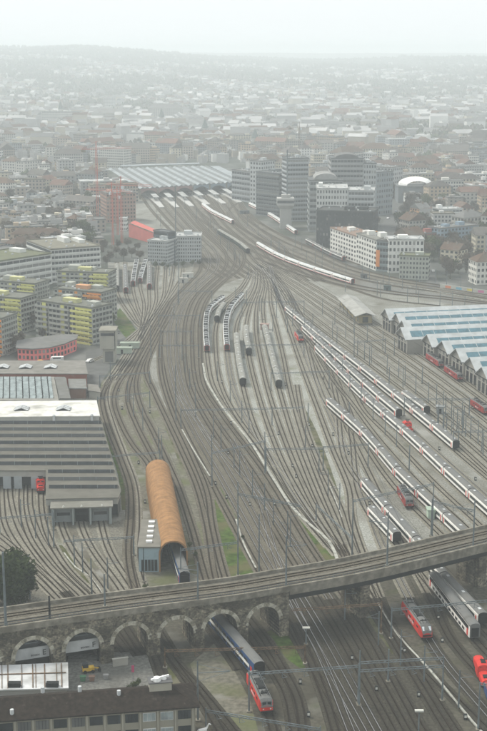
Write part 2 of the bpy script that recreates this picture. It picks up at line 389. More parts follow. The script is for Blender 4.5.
# left wash-plant and depot leads
bl = [
 [(165,300),(145,330),(125,365),(110,381),(102.5,398),(107.5,424),(120,457),(130,487),(131,515),(129,560),(150,640),(170,700)],
 [(168,302),(150,332),(132,365),(119,383),(114,400),(121,424),(134,447),(148,464),(156,490)],
 [(170,304),(154,334),(137,365),(129,385),(128,402),(136,424),(147,446),(156,464),(164,500),(176,560),(200,610),(240,670)],
 [(171,308),(156,336),(141,365),(136,386),(142,410),(153,432),(166,460),(178,487),(193,532),(206,580),(225,630),(265,705),(278,745)],
 [(172,314),(157,340),(146,370),(154,392),(168,422),(182,452),(197,487),(207,525),(220,590),(250,636),(269,664),(286,691),(296,740)],
 [(160,345),(162,378),(175,418),(192,455),(207,492),(213,530),(232,595),(262,636),(282,668),(298,700),(304,740)],
 [(112,381-5),(106,396),(112,422),(124,455),(135,487),(137,520),(136,560),(150,610),(158,637),(172,659),(197,687),(240,740)],
 [(294,624),(304,645),(314,669),(326,700),(338,740)],
 [(158,637),(178,668),(205,705),(226,740)],
]
for c in bl: track(c, 'brown' if c[0][0] > 150 else 'grey')
# stabling tracks upper left
for c in ([(117,262),(117,292),(127,311),(143,328),(152,318)], [(125,262),(126,294),(134,311),(143,325),(150,312)], [(137,262),(133,287),(138,308),(143,322),(140,345),(122,372)],
          [(146,262),(140,284),(144,305),(142,325),(136,350),(118,380)], [(150,264),(149,290),(149,308),(142,330),(126,355),(106,385)],
          [(158,264),(156,285),(156,302),(148,322),(134,350)], [(166,264),(165,282),(163,298),(152,318),(140,340)], [(174,266),(172,280),(168,294),(156,314)], [(183,268),(182,276),(174,290),(158,312),(140,330),(112,352),(90,362)]):
    track(c, 'grey')
# depot fans
for c in ([(2,480),(2,500),(6,527),(25,556),(62,597),(110,650)], [(10,480),(11,500),(20,530),(40,560),(72,597),(118,648)], [(22,480),(22,510),(30,538),(50,566),(84,598),(128,652)],
          [(30,484),(31,510),(40,536),(60,566),(92,598)], [(41,484),(42,512),(49,538),(68,570),(98,600),(140,656)], [(-20,520),(0,536),(32,563),(72,600),(110,640)], [(-30,530),(0,548),(28,570),(60,602)],
          [(60,515),(62,527),(72,549),(102,590),(140,650)], [(80,515),(82,527),(92,549),(120,588),(160,652)], [(100,515),(102,527),(110,552),(134,590),(176,660)]):
    track(c, 'grey')
# pale cable troughs and low walls
ribbon('cable_trough', [(203,364),(206,380),(213,393),(222,407),(236,425),(252,445),(270,474),(294,510),(312,527),(329,542),(338,562)], .9, 'kerb', .05, .35)
ribbon('cable_trough', [(182,430),(192,448),(210,477)], .5, 'kerb', .05, .3)
ribbon('cable_trough', [(236,520),(244,545),(256,569)], .5, 'kerb', .05, .3)
ribbon('cable_trough', [(378,604),(398,636),(430,671),(472,722),(490,742)], .5, 'kerb', .05, .3)
ribbon('cable_trough', [(330,487),(336,502),(342,518)], .35, 'kerb', .05, .25)
ribbon('cable_trough', [(64,553),(76,568),(90,577),(104,597)], .4, 'kerb', .05, .2)
ribbon('cable_trough', [(360,279),(420,289),(487,301),(520,306)], .4, 'kerb', .05, .5)
# ---------------- building materials ----------------
M['stone'] = layer(mat('viaduct_stone', (.27,.25,.20), .95, .5, 1.6, detail=8), (.05,.046,.037), .25, .42, .62, .85)
def masonry(m, w_=.9, h_=.42, dark=.45):
    t = m.node_tree; b = t.nodes['Principled BSDF']; src = b.inputs['Base Color'].links[0].from_socket
    g = t.nodes.new('ShaderNodeNewGeometry'); s = t.nodes.new('ShaderNodeSeparateXYZ'); t.links.new(g.outputs['Position'], s.inputs[0])
    ad = t.nodes.new('ShaderNodeMath'); ad.operation = 'MULTIPLY_ADD'; t.links.new(s.outputs[1], ad.inputs[0]); ad.inputs[1].default_value = .45; t.links.new(s.outputs[0], ad.inputs[2])
    cb_ = t.nodes.new('ShaderNodeCombineXYZ'); t.links.new(ad.outputs[0], cb_.inputs[0]); t.links.new(s.outputs[2], cb_.inputs[1])
    br = t.nodes.new('ShaderNodeTexBrick'); t.links.new(cb_.outputs[0], br.inputs['Vector']); br.inputs['Scale'].default_value = 1; br.inputs['Brick Width'].default_value = w_; br.inputs['Row Height'].default_value = h_; br.inputs['Mortar Size'].default_value = .035
    br.inputs['Color1'].default_value = (1.25,1.2,1.1,1); br.inputs['Color2'].default_value = (.7,.7,.68,1); br.inputs['Mortar'].default_value = (dark,)*3+(1,)
    x = t.nodes.new('ShaderNodeMix'); x.data_type = 'RGBA'; x.blend_type = 'MULTIPLY'; x.inputs[0].default_value = 1
    t.links.new(src, x.inputs[6]); t.links.new(br.outputs['Color'], x.inputs[7]); t.links.new(x.outputs[2], b.inputs['Base Color'])
layer(M['stone'], (.06,.055,.045), .5, .5, .72, .7, 3, (1,1,.25))
masonry(M['stone'])
M['stone_mid'] = mat('arch_stone_weathered', (.25,.235,.18), .95, .35, 2)
M['stone_light'] = layer(mat('arch_stone', (.46,.44,.36), .9, .3, 2), (.20,.18,.14), .5, .5, .7, .7)
M['concrete'] = layer(mat('weathered_concrete', (.23,.215,.175), .9, .25, .8), (.10,.09,.07), .3, .45, .68, .8)
M['dark_steel'] = mat('dark_painted_steel', (.025,.027,.027), .7, .2, .5)
M['mast'] = mat('galvanised_steel', (.16,.19,.20), .55, .2, .5, metal=.3)
M['rust_steel'] = mat('rusted_steel', (.16,.11,.07), .85, .4, 1)
M['white_paint'] = mat('white_paint', (.72,.72,.70), .5, .08, .4)
M['glass'] = mat('dark_glass', (.022,.028,.032), .12, .3, .4, spec=.6)
M['roof_grey'] = layer(mat('coach_roof_grey', (.15,.153,.148), .7, .15, .3), (.12,.115,.10), .3, .5, .7, .6)
M['roof_dusty'] = layer(mat('coach_roof_dusty', (.25,.25,.225), .8, .2, .5), (.17,.165,.14), .3, .5, .7, .6)
M['roof_light'] = mat('coach_roof_light', (.5,.52,.52), .6, .15, .4)
M['coach_white'] = mat('coach_white', (.78,.77,.72), .45, .1, .4)
M['coach_green'] = mat('coach_dark_green', (.03,.045,.04), .5, .2, .4)
M['red'] = mat('signal_red_paint', (.55,.035,.025), .4, .15, .5)
M['dark_red'] = mat('faded_dark_red', (.28,.04,.035), .5, .25, .5)
M['blue'] = mat('navy_blue_paint', (.03,.07,.17), .45, .15, .4)
M['black'] = mat('sooty_black', (.015,.015,.015), .7, .2, .8)
M['yellow'] = mat('machine_yellow', (.65,.42,.05), .5, .2, .8)
M['lamp'] = mat('pale_lamp_lens', (.55,.55,.5), .2, .05, .5)

# ---------------- viaduct ----------------
ZV = 12.0
near = smooth([Vector(p) for p in ((-150,246,0), (-100,266.5,0), (-55.2,284.3,0), (-28.4,294.3,0), (0,303.8,0), (10.9,308.6,0), (30.4,317.6,0), (64.7,338.2,0), (100,360,0), (140,386,0))], .5)
NS = arclen(near)
nn = normals(near)  # points to the camera side
def vp(s, off=0.0, z=0.0):
    # off metres behind the near face
    import bisect
    p = at_len(near, NS, s); i = min(bisect.bisect_right(NS, s), len(near)-1); return p-nn[i]*off+Vector((0, 0, z))
def s_at_px(px, z=6):
    lo, hi = 0, NS[-1]
    for _ in range(40):
        m = (lo+hi)/2
        if proj(vp(m, 0, z))[0] < px: lo = m
        else: hi = m
    return lo
VW = 11.0
via = thing('railway_viaduct', 'long curved stone arch viaduct carrying two tracks across the yard', 'viaduct', tuple(vp(s_at_px(180))))
vi = Matrix.Translation(-Vector(via.location))
def vbuild(b, name, mats):
    b.v = [tuple(vi @ Vector(p)) for p in b.v]; return b.build(name, mats, via)
arch_px = [33, 83, 131, 177, 221, 264]
sc_ = [s_at_px(x) for x in arch_px]; sc_.insert(0, 2*sc_[0]-sc_[1]); sc_.insert(0, 2*sc_[0]-sc_[1]); sc_.insert(0, 2*sc_[0]-sc_[1])
RA, ZS = 4.15, 4.5
s_end = s_at_px(289)
samples = []
s0 = 0.0
cuts = [(c-RA, c+RA) for c in sc_]
s = 0.0
def soffit(s):
    for c in sc_:
        if abs(s-c) < RA: return ZS+math.sqrt(max(0, RA*RA-(s-c)**2))
    return 0.0
pts = [0.0]
for a, c in cuts:
    pts += [a-1e-4]; pts += [a+(c-a)*(1-math.cos(math.pi*k/20))/2 for k in range(21)]; pts += [c+1e-4]
pts += [s_end]; pts.sort()
fine = []
for a, c in zip(pts, pts[1:]):
    n = max(1, int((c-a)/1.2)); fine += [a+(c-a)*k/n for k in range(n)]
fine.append(s_end)
b = MB()
for a, c in zip(fine, fine[1:]):
    m = (a+c)/2; inn = any(abs(m-x) < RA for x in sc_)
    za, zc = (soffit(a) or ZS, soffit(c) or ZS) if inn else (0, 0)
    for off, flip in ((0, 0), (VW, 1)):
        q = [vp(a, off, za), vp(c, off, zc), vp(c, off, ZV-.5), vp(a, off, ZV-.5)]
        b.face(q if not flip else q[::-1], 0)
    b.face([vp(a, 0, za), vp(a, VW, za), vp(c, VW, zc), vp(c, 0, zc)], 0)
for c in sc_:
    for sgn in (-1, 1):
        q = [vp(c+sgn*RA, 0, 0), vp(c+sgn*RA, VW, 0), vp(c+sgn*RA, VW, ZS), vp(c+sgn*RA, 0, ZS)]; b.face(q, 0)
q = [vp(s_end, 0, 0), vp(s_end, VW, 0), vp(s_end, VW, ZV-.5), vp(s_end, 0, ZV-.5)]; b.face(q, 0)
vbuild(b, 'arcade_wall', ['stone'])
for c in sc_:
    b = MB(); n = 22; r0, r1 = RA-.02, RA+.95
    for k in range(n):
        a0, a1 = math.pi*k/n, math.pi*(k+1)/n
        for r_, zz in ((None, None),):
            def q_(r, a, off): return vp(c-r*math.cos(a), off, ZS+r*math.sin(a))
            mi = 1 if (k*7+int(c)) % 5 in (0, 3) else 0
            b.face([q_(r0, a0, -.12), q_(r1, a0, -.12), q_(r1, a1, -.12), q_(r0, a1, -.12)], mi)
            b.face([q_(r1, a0, -.12), q_(r1, a0, .1), q_(r1, a1, .1), q_(r1, a1, -.12)], 0)
            b.face([q_(r0, a0, -.12), q_(r0, a1, -.12), q_(r0, a1, .1), q_(r0, a0, .1)], 0)
    vbuild(b, 'arch_ring', ['stone_light', 'stone_mid'])
    # impost and pilaster on the pier to the right of this arch
    if c+RA+1.2 < s_end:
        pc = c+RA+1.3
        b = MB()
        for z0, z1, hw, pr in ((0, 1.0, 1.05, .35), (1.0, ZS+.6, .85, .2), (ZS+.6, ZS+.95, 1.0, .35)):
            A = [vp(pc-hw, -pr, z0), vp(pc+hw, -pr, z0), vp(pc+hw, .05, z0), vp(pc-hw, .05, z0)]
            B_ = [p+Vector((0, 0, z1-z0)) for p in A]; b.loft([A, B_], 0)
        vbuild(b, 'pier_buttress', ['stone'])
def vstrip(name, off0, off1, z0, z1, m, sa, sb, n=None):
    b = MB(); n = n or max(2, int((sb-sa)/3)); sec = []
    for k in range(n+1):
        s_ = sa+(sb-sa)*k/n; sec.append([vp(s_, off0, z0), vp(s_, off0, z1), vp(s_, off1, z1), vp(s_, off1, z0)])
    b.loft(sec, 0); return vbuild(b, name, [m])
SE = NS[-1]-1
vstrip('deck', -.25, VW+.25, ZV-.5, ZV, 'concrete', .5, SE)
vstrip('parapet', -.30, .22, ZV-.55, ZV+.95, 'concrete', .6, SE-.1)
vstrip('parapet', VW-.22, VW+.3, ZV-.55, ZV+.9, 'concrete', .6, SE-.1)
vstrip('girder', .5, 1.3, ZV-3.0, ZV-.52, 'dark_steel', s_end+.1, SE)
vstrip('girder', VW-1.3, VW-.5, ZV-3.0, ZV-.52, 'dark_steel', s_end+.1, SE)
vstrip('girder', VW/2-.4, VW/2+.4, ZV-3.0, ZV-.52, 'dark_steel', s_end+.1, SE)
vstrip('edge_beam', -.28, .5, ZV-1.45, ZV-.56, 'concrete', s_end+.1, SE)
for px in (367, 485):
    sp = s_at_px(px, 4); b = MB()
    A = [vp(sp-1.4, 1.0, 0), vp(sp+1.4, 1.0, 0), vp(sp+1.4, VW-1, 0), vp(sp-1.4, VW-1, 0)]
    b.loft([A, [p+Vector((0, 0, ZV-3.3)) for p in A]], 0)
    A = [vp(sp-1.7, .7, ZV-3.3), vp(sp+1.7, .7, ZV-3.3), vp(sp+1.7, VW-.7, ZV-3.3), vp(sp-1.7, VW-.7, ZV-3.3)]
    b.loft([A, [p+Vector((0, 0, .32)) for p in A]], 0)
    vbuild(b, 'pier', ['stone'])
b = MB()
for k in range(120):
    a, c = 1+(SE-2)*k/120, 1+(SE-2)*(k+1)/120
    b.face([vp(a, .5, ZV+.02), vp(c, .5, ZV+.02), vp(c, VW-.5, ZV+.02), vp(a, VW-.5, ZV+.02)], 0)
struct(b.build('ballast_ground', ['ballast']))
for off in (3.3, 7.6):
    track_world([vp(1+(SE-2)*k/90, off, 0) for k in range(91)], 'brown', base=ZV)
# railing on the camera side of the girder span
b = MB()
for k in range(int((SE-2)/3)): b.bar(vp(2+k*3, -.2, ZV+.95), vp(2+k*3, -.2, ZV+1.9), .07)
for zz in (1.4, 1.9):
    for k in range(int((SE-4)/3)): b.bar(vp(2+k*3, -.2, ZV+zz), vp(5+k*3, -.2, ZV+zz), .06)
vbuild(b, 'railing', ['mast'])
# boarded arches with letters
def textmesh(txt, size, parent, m, loc, rot, name='lettering'):
    cu = bpy.data.curves.new(name, 'FONT'); cu.body = txt; cu.size = size; cu.extrude = .02; cu.align_x = 'CENTER'
    tmp = bpy.data.objects.new('tmp', cu); C.objects.link(tmp); bpy.context.view_layer.update()
    me = bpy.data.meshes.new_from_object(tmp.evaluated_get(bpy.context.evaluated_depsgraph_get())); bpy.data.objects.remove(tmp); me.name = name
    me.materials.clear(); me.materials.append(M[m])
    o = bpy.data.objects.new(name, me); C.objects.link(o); o.parent = parent; o.location = loc; o.rotation_euler = rot; return o
for c, ch in ((sc_[2], 'D'), (sc_[3], 'E'), (sc_[4], 'F')):
    pa, pb = vp(c-RA, 1.6), vp(c+RA, 1.6); rz = math.atan2(pb.y-pa.y, pb.x-pa.x); mid = (pa+pb)/2
    t = thing('arch_infill', {'D': 'boarded workshop front in the leftmost arch lettered D', 'E': 'pale boarded arch front lettered E above the white shed roof', 'F': 'pale boarded arch front lettered F with open bay and yellow machine'}[ch], 'arch front', tuple(mid), rz, 'boarded fronts in the viaduct arches')
    hw = RA-.05
    b = MB(); b.box(-hw, hw, -.1, .1, 3.3, 6.0); b.build('sign_board', ['concrete2'] if 'concrete2' in M else ['roof_light'], t)
    b = MB(); n = 16
    top = [(-hw*math.cos(math.pi*k/n)*.985, .05, max(6.05, ZS+hw*math.sin(math.pi*k/n)*.985)) for k in range(n+1)]
    b.face([(hw*.93, .05, 6.02), (-hw*.93, .05, 6.02)]+[p for p in top if p[2] > 6.06], 0); b.build('fanlight', ['glass'], t)
    b = MB(); b.bar((-1.6, -.1, 7.3), (1.6, -.1, 7.3), .25); b.bar((-1.6, -.1, 7.3), (-.9, -.1, 7.75), .12); b.bar((1.6, -.1, 7.3), (.9, -.1, 7.75), .12); b.build('vent', ['mast'], t)
    b = MB()
    if ch != 'F': b.box(-hw, hw, .1, .3, 0, 3.3)
    else: b.box(-hw, hw, 5, 5.2, 0, 3.3)
    b.build('lower_wall', ['black'], t)
    if ch == 'F':
        for x_ in (-hw, hw-.4): b = MB(); b.box(x_, x_+.4, 0, .3, 0, 3.29); b.build('jamb', ['black'], t)
    textmesh(ch, 1.9, t, 'black', (hw-1.2, -.16, 3.9), (R(90), 0, 0))
    textmesh('BOGEN', .6, t, 'black', (hw-3.3, -.16, 3.9), (R(90), 0, 0))

# ---------------- rolling stock ----------------
ST = {
 'ic':   dict(h=3.95, low='coach_white', up='coach_white', band='glass', roof='roof_grey', door='red', end='black', b0=1.75, b1=2.75),
 'icn':  dict(h=3.85, low='coach_white', up='coach_white', band='glass', roof='roof_light', door='dark_red', end='dark_red', b0=1.9, b1=2.6),
 'dark': dict(h=3.95, low='coach_green', up='roof_dusty', band='glass', roof='roof_dusty', door='coach_green', end='black', b0=1.9, b1=2.7),
 'seg':  dict(h=3.9, low='coach_white', up='coach_white', band='glass', roof='roof_light', door='dark_red', end='dark_red', b0=1.8, b1=2.8),
 'grey': dict(h=3.9, low='roof_grey', up='coach_white', band='glass', roof='roof_grey', door='dark_red', end='dark_red', b0=1.8, b1=2.8),
 'blue': dict(h=4.6, low='blue', up='blue', band='glass', roof='roof_grey', door='red', end='black', b0=1.2, b1=3.8),
 'dd':   dict(h=4.6, low='coach_white', up='roof_grey', band='glass', roof='roof_grey', door='red', end='roof_grey', b0=1.2, b1=3.7),
}
def section(y, h, wd=1.42, k=1.0, z0=.95):
    w_ = wd*k; e = z0+(h-.75-z0)
    return [(-w_, y, z0), (w_, y, z0), (w_, y, e), (w_*.93, y, e+.32), (w_*.62, y, e+.62), (w_*.2, y, e+.75), (-w_*.2, y, e+.75), (-w_*.62, y, e+.62), (-w_*.93, y, e+.32), (-w_, y, e)]
proto = {}
def coach_proto(st, L=25.0):
    if st in proto: return proto[st]
    d = ST[st]; g = .25
    secs = [section(g, d['h'], k=.93), section(g+.35, d['h']), section(L-g-.35, d['h']), section(L-g, d['h'], k=.93)]
    b = MB(); b.loft(secs, 0, caps=False, mf=lambda i: 4 if i in (2, 8) else 1 if 2 < i < 8 else 0)
    b.face(secs[0][::-1], 2); b.face(secs[-1], 2)
    b.box(-.9, .9, .04+g-.2, g, 1.2, 3.4, 3); b.box(-.9, .9, L-g, L-g+.2, 1.2, 3.4, 3)
    body = b.mesh('coach_body', [d['low'], d['roof'], d['end'], 'black', d['up']])
    b = MB(); b.box(-1.1, 1.1, 1.0, L-1.0, .75, .95)
    for yy in (3.2, L-3.2):
        b.box(-1.15, 1.15, yy-1.6, yy+1.6, .45, .8)
        for q in (-1.2, 1.2):
            for sx in (-.75, .75): b.box(sx-.07, sx+.07, yy+q-.42, yy+q+.42, .3, 1.0)
    under = b.mesh('bogies', ['black'])
    wins = []
    if st in ('blue', 'dd'):
        b = MB(); b.box(0, .03, -.65, .65, -.36, .36); wm = b.mesh('window', ['glass'])
        for sx in (-1, 1):
            for k in range(10):
                for zz in (1.62, 3.15): wins.append((wm, (sx*1.435-(.03 if sx < 0 else 0), 3.6+k*1.98, zz)))
    else:
        b = MB(); b.box(0, .02, 2.2, L-2.2, d['b0'], d['b1']); wm = b.mesh('window_band', [d['band']])
        for sx in (-1, 1): wins.append((wm, (sx*1.43-(.02 if sx < 0 else 0), 0, 0)))
    b = MB(); b.box(0, .03, -.36, .36, 1.05, 2.8); dm = b.mesh('door', [d['door']])
    doors = [(dm, (sx*1.435-(.03 if sx < 0 else 0), yy, 0)) for sx in (-1, 1) for yy in (1.35, L-1.35)]
    stripe = None
    if st in ('blue',): b = MB(); [b.box(sx*1.43-(.015 if sx < 0 else 0), sx*1.43+(0 if sx < 0 else .015), 2.2, L-2.2, 2.0, 2.75) for sx in (-1, 1)]; stripe = b.mesh('white_stripe', ['coach_white'])
    if st in ('dd',): b = MB(); [b.box(sx*1.43-(.012 if sx < 0 else 0), sx*1.43+(0 if sx < 0 else .012), .8, L-.8, 2.65, 3.75) for sx in (-1, 1)]; stripe = b.mesh('white_stripe', ['black'])
    if st == 'icn': b = MB(); [b.box(sx*1.43-(.015 if sx < 0 else 0), sx*1.43+(0 if sx < 0 else .015), .8, L-.8, 1.05, 1.3) for sx in (-1, 1)]; stripe = b.mesh('red_stripe', ['red'])
    rf = None
    if st in ('seg', 'grey', 'dark', 'ic'):
        b = MB(); zr = d['h']-.03
        if st == 'seg': b.box(-1.0, 1.0, -1.3, 1.3, zr-.12, zr+.3)
        else: b.box(-.35, .35, -.5, .5, zr-.05, zr+.14)
        n_ = 4 if st == 'seg' else 3
        rf = (b.mesh('roof_unit', ['black' if st == 'seg' else 'roof_light']), [2.5+k*(L-5)/(n_-1) for k in range(n_)])
    proto[st] = (body, under, wins, doors, stripe, rf); return proto[st]
def make_coach(st, parent, loc, rz, scl):
    body, under, wins, doors, stripe, rf = coach_proto(st)
    c = place(body, 'coach', parent, loc, rz); c.scale.y = scl
    place(under, 'bogies', c)
    for me, l in wins: place(me, me.name.split('.')[0], c, l)
    for me, l in doors: place(me, 'door', c, l)
    if stripe: place(stripe, stripe.name, c)
    if rf:
        for yy in rf[1]: place(rf[0], 'roof_unit', c, (0, yy, 0))
    return c
def train(px, st, label, group=None, L=25.4, name='passenger_train', base=0.35):
    P = gpath(px, 0, 3); S = arclen(P); n = max(1, round(S[-1]/L)); l = S[-1]/n
    o = P[0]; t = thing(name, label, 'train', (o.x, o.y, base-.28), 0, group)
    for k in range(n):
        a, c = at_len(P, S, k*l), at_len(P, S, (k+1)*l); d = c-a
        make_coach(st, t, tuple(a-o), math.atan2(-d.x, d.y), d.length/25.0)
    return t
W = 'trains standing in the yard'
train([(456,451),(444,440.5),(397,401.5),(365,375.5),(327,345.5),(287,312.5)], 'ic', 'longest straight white train on the upper diagonal siding ending in a dark coach', W)
train([(399,419),(379,402),(337,363),(304,332)], 'ic', 'white train ending at the small red engine between two longer trains', W)
train([(500,526),(457,487),(409,441),(365,402),(317,352.5)], 'ic', 'longest white train with red doors running down to the viaduct end', W)
train([(475,552),(452,530),(428,507),(406,487),(366,441),(329,407)], 'ic', 'white train with red doors passing beside the dark red engine', W)
train([(483,628),(431,571),(411,542),(385,514),(364,489)], 'ic', 'white train passing under the viaduct beside the double deck coach', W)
train([(427,416),(404,399)], 'ic', 'single short white coach standing by the mast cluster', W, L=26)
train([(397,545),(384,531),(371,517)], 'ic', 'short white train stopping just behind the viaduct deck', W)
train([(475,642),(454,614),(433,587)], 'dd', 'double deck white and grey coach in front of the girder bridge', W, L=27)
train([(260,681),(240,658),(222,637),(207,618)], 'blue', 'navy blue and white double deck coach coming out of the arch', W, L=26)
train([(353,285),(345,282.5),(310,271),(280,259.5),(258,247)], 'icn', 'sleek white express curving below the white apartment houses')
train([(296,235),(270,217),(250,206.5)], 'icn', 'white train beside the concrete signal tower')
train([(233,224.5),(222,219),(212,214),(203,207)], 'icn', 'white train just outside the station halls')
train([(248,254),(240,247),(219,234)], 'dark', 'grey roofed dark ended train at the station throat')
train([(344,262),(330,256),(315,248),(307,243.5)], 'grey', 'grey commuter train close under the black office block')
train([(207,353),(206,341),(206,328),(209.5,313),(223,302)], 'seg', 'left one of two curved trains with black and white roofs', W, L=17)
train([(227,352),(226,340),(226,328),(231,312),(242,299)], 'seg', 'right one of two curved trains with black and white roofs', W, L=17)
train([(217,323),(220,314),(224,309)], 'dark', 'short dark coach between the two curved trains', W)
train([(249,356),(246.5,345),(246,332)], 'dark', 'dark ended coach right of the curved trains', W)
train([(243,387),(239,367),(237,350),(236.5,340)], 'dark', 'dark ended coaches nearest the long pale trough', W)
train([(279,389),(273,366),(267,342),(264.5,332)], 'dark', 'dark ended coaches with pale roof in the centre sidings', W)
G5 = 'trains stabled beside the grey office pair'
train([(117,292),(117,269)], 'dark', 'leftmost stabled train with black end and grey roof', G5)
train([(126,294),(125,270)], 'grey', 'second stabled train with red end and plain grey roof', G5)
train([(133,287),(135,274),(137,264)], 'seg', 'black and white roofed stabled train left of its twin', G5)
train([(140,284),(143,273),(146,264)], 'seg', 'black and white roofed stabled train right of its twin', G5)
train([(149.5,290),(149.5,267)], 'grey', 'rightmost stabled train with red end nearest the grey offices', G5)

def loco(pxf, pxb, label, style='modern', L=None, group='engines and railcars in the yard', body='red', num=None):
    A, B_ = G(*pxf), G(*pxb); d = B_-A
    L = L or 15.0; rz = math.atan2(-d.x, d.y)
    t = thing('locomotive', label, 'locomotive', (A.x, A.y, .1), rz, group)
    h = 3.9; b = MB()
    if style == 'modern': ks = [(0, .72, 2.2), (.25, .9, 2.9), (1.3, 1.0, h), (L-1.3, 1.0, h), (L-.25, .9, 2.9), (L, .72, 2.2)]
    elif style == 'box': ks = [(0, .82, 2.3), (.35, .93, 3.3), (.9, 1.0, h-.15), (L-.9, 1.0, h-.15), (L-.35, .93, 3.3), (L, .82, 2.3)]
    else: ks = [(0, .8, 2.5), (L*.36, .85, 2.6), (L*.37, 1.0, 3.9), (L*.63, 1.0, 3.9), (L*.64, .85, 2.6), (L, .8, 2.5)]
    secs = [section(y, hh, 1.48, k) for y, k, hh in ks]
    b.loft(secs, 0, mf=lambda i: 1 if 2 < i < 8 else 0)
    b.build('body', [body, 'roof_grey' if style != 'shunter' else body], t)
    b = MB(); b.box(-1.3, 1.3, .5, L-.5, .7, .95); b.box(-1.35, 1.35, -.12, .1, .8, 1.15); b.box(-1.35, 1.35, L-.1, L+.12, .8, 1.15)
    b.build('underframe', ['black'], t)
    bg_ = MB(); bg_.box(-1.15, 1.15, -2, 2, .4, .75)
    for q in (-1.4, 1.4):
        for sx in (-.75, .75): bg_.box(sx-.08, sx+.08, q-.6, q+.6, .28, 1.1)
    bm_ = bg_.mesh('bogie', ['black'])
    for yy in (L*.22, L*.78): place(bm_, 'bogie', t, (0, yy, 0))
    f = MB(); f.box(-.09, .09, -.25, 0, -.09, .09); f.cyl((0, 0), .22, .22, 0, .1, 8); fm = f.mesh('buffer', ['black'])
    for sx in (-.87, .87):
        o = place(fm, 'buffer', t, (sx, -.12, 1.0)); o.rotation_euler.x = R(90)
    b = MB(); b.box(-.16, .16, -.04, .04, -.12, .12); lm = b.mesh('headlight', ['lamp'])
    for sx in (-.8, .8): place(lm, 'headlight', t, (sx, .02, 1.55))
    if style == 'modern':
        b = MB(); b.face([(-1.05, .2, 2.75), (1.05, .2, 2.75), (1.12, .98, 3.55), (-1.12, .98, 3.55)], 0); b.build('windscreen', ['white_glass'], t)
        b = MB(); b.box(-1.12, 1.12, -.03, .0, 1.3, 1.8); b.build('front_band', ['black'], t)
    elif style == 'box':
        for sx in (-.55, .55):
            b = MB(); b.box(sx-.42, sx+.42, .10, .24, 2.35, 3.1); b.build('windscreen', ['glass'], t)
        b = MB(); b.box(-1.32, 1.32, -.02, .22, 1.95, 2.2); b.build('front_band', ['roof_grey'], t)
    else:
        for sx in (-.6, .6):
            b = MB(); b.box(sx-.42, sx+.42, L*.37-.05, L*.37, 2.75, 3.4); b.build('windscreen', ['glass'], t)
    # roof gear
    b = MB(); zt = h-.02
    if style != 'shunter':
        b.box(-.62, .62, L*.36, L*.64, zt-.05, zt+.22); 
        for k in range(5): b.box(-.75, .75, L*.2+k*L*.15-.15, L*.2+k*L*.15+.15, zt-.1, zt+.15)
        for sx in (-.95, .95): b.bar((sx, 2, zt-.15), (sx, L-2, zt-.15), .12)
    else: b.box(-.5, .5, L*.45, L*.55, 3.85, 4.1); b.box(-.7, .7, L*.08, L*.2, 2.5, 2.7)
    b.build('roof_equipment', ['dark_steel'], t)
    pm = MB()
    for sx in (-.5, .5): pm.bar((sx, 0, 0), (sx*.8, 1.5, .55), .08); pm.bar((sx*.8, 1.5, .55), (sx*.7, .2, .75), .08)
    pm.bar((-.85, .2, .78), (.85, .2, .78), .14)
    pmm = pm.mesh('pantograph', ['dark_steel'])
    for yy in ((2.0, L-3.8) if style != 'shunter' else (L*.45,)): place(pmm, 'pantograph', t, (0, yy, zt+.05))
    if style != 'shunter':
        b = MB(); b.box(0, .02, 0, 1.4, 2.25, 2.75); gm = b.mesh('side_grille', ['dark_steel'])
        for k in range(4):
            for sx in (-1.49, 1.47): place(gm, 'side_grille', t, (sx, 3+k*(L-6)/4, 0))
        textmesh('SBB CFF FFS', .95 if style == 'modern' else .6, t, 'white_paint', (-1.5, L*.5, 1.45), (R(90), 0, R(-90)))
    return t
M['white_glass'] = mat('pale_reflecting_glass', (.55,.6,.62), .15, .1, .5)
loco((427,642), (402.5,607), 'bright red modern engine alone between tracks below the girder bridge', 'modern', 18.5)
loco((267,716), (252,684), 'red engine with cluttered grey roof pulling the navy coach', 'box', 15.4)
loco((410,435), (400.5,423), 'small bright red engine at the end of the middle white train', 'shunter', 10)
loco((409.5,510), (397,488), 'dark red old engine standing alone beside the white train', 'box', 15, body='dark_red')
loco((301,343), (292.5,331), 'small red engine left of the long straight trains', 'box', 13, body='red')
loco((487,691), (479.5,670), 'red engine with open roof gear at the right edge', 'shunter', 13)
loco((41,494.5), (40.5,482), 'red shunting engine in the open depot doorway', 'shunter', 9)
loco((460,382), (442,369.5), 'near half of the dark red railcar pair beside the gabled sheds', 'box', 18, body='dark_red')
loco((441,368.5), (424,357), 'far half of the dark red railcar pair beside the gabled sheds', 'box', 18, body='dark_red')
loco((487,416), (478,410), 'red railcar cut by the right edge near the sheds', 'box', 15, body='dark_red')
t = thing('freight_wagon', 'dark blue flat sided wagon at the right edge below the red engine', 'wagon', tuple(G(497, 714)), 0)
b = MB(); b.box(-1.4, 1.4, 0, 9, 1.1, 3.1); b.build('body', ['blue'], t); b = MB(); b.box(-1.2, 1.2, .3, 8.7, .4, 1.1); b.build('bogies', ['black'], t); b = MB(); b.box(-1.35, 1.35, .1, 8.9, 3.11, 3.25); b.build('roof', ['dark_red'], t)
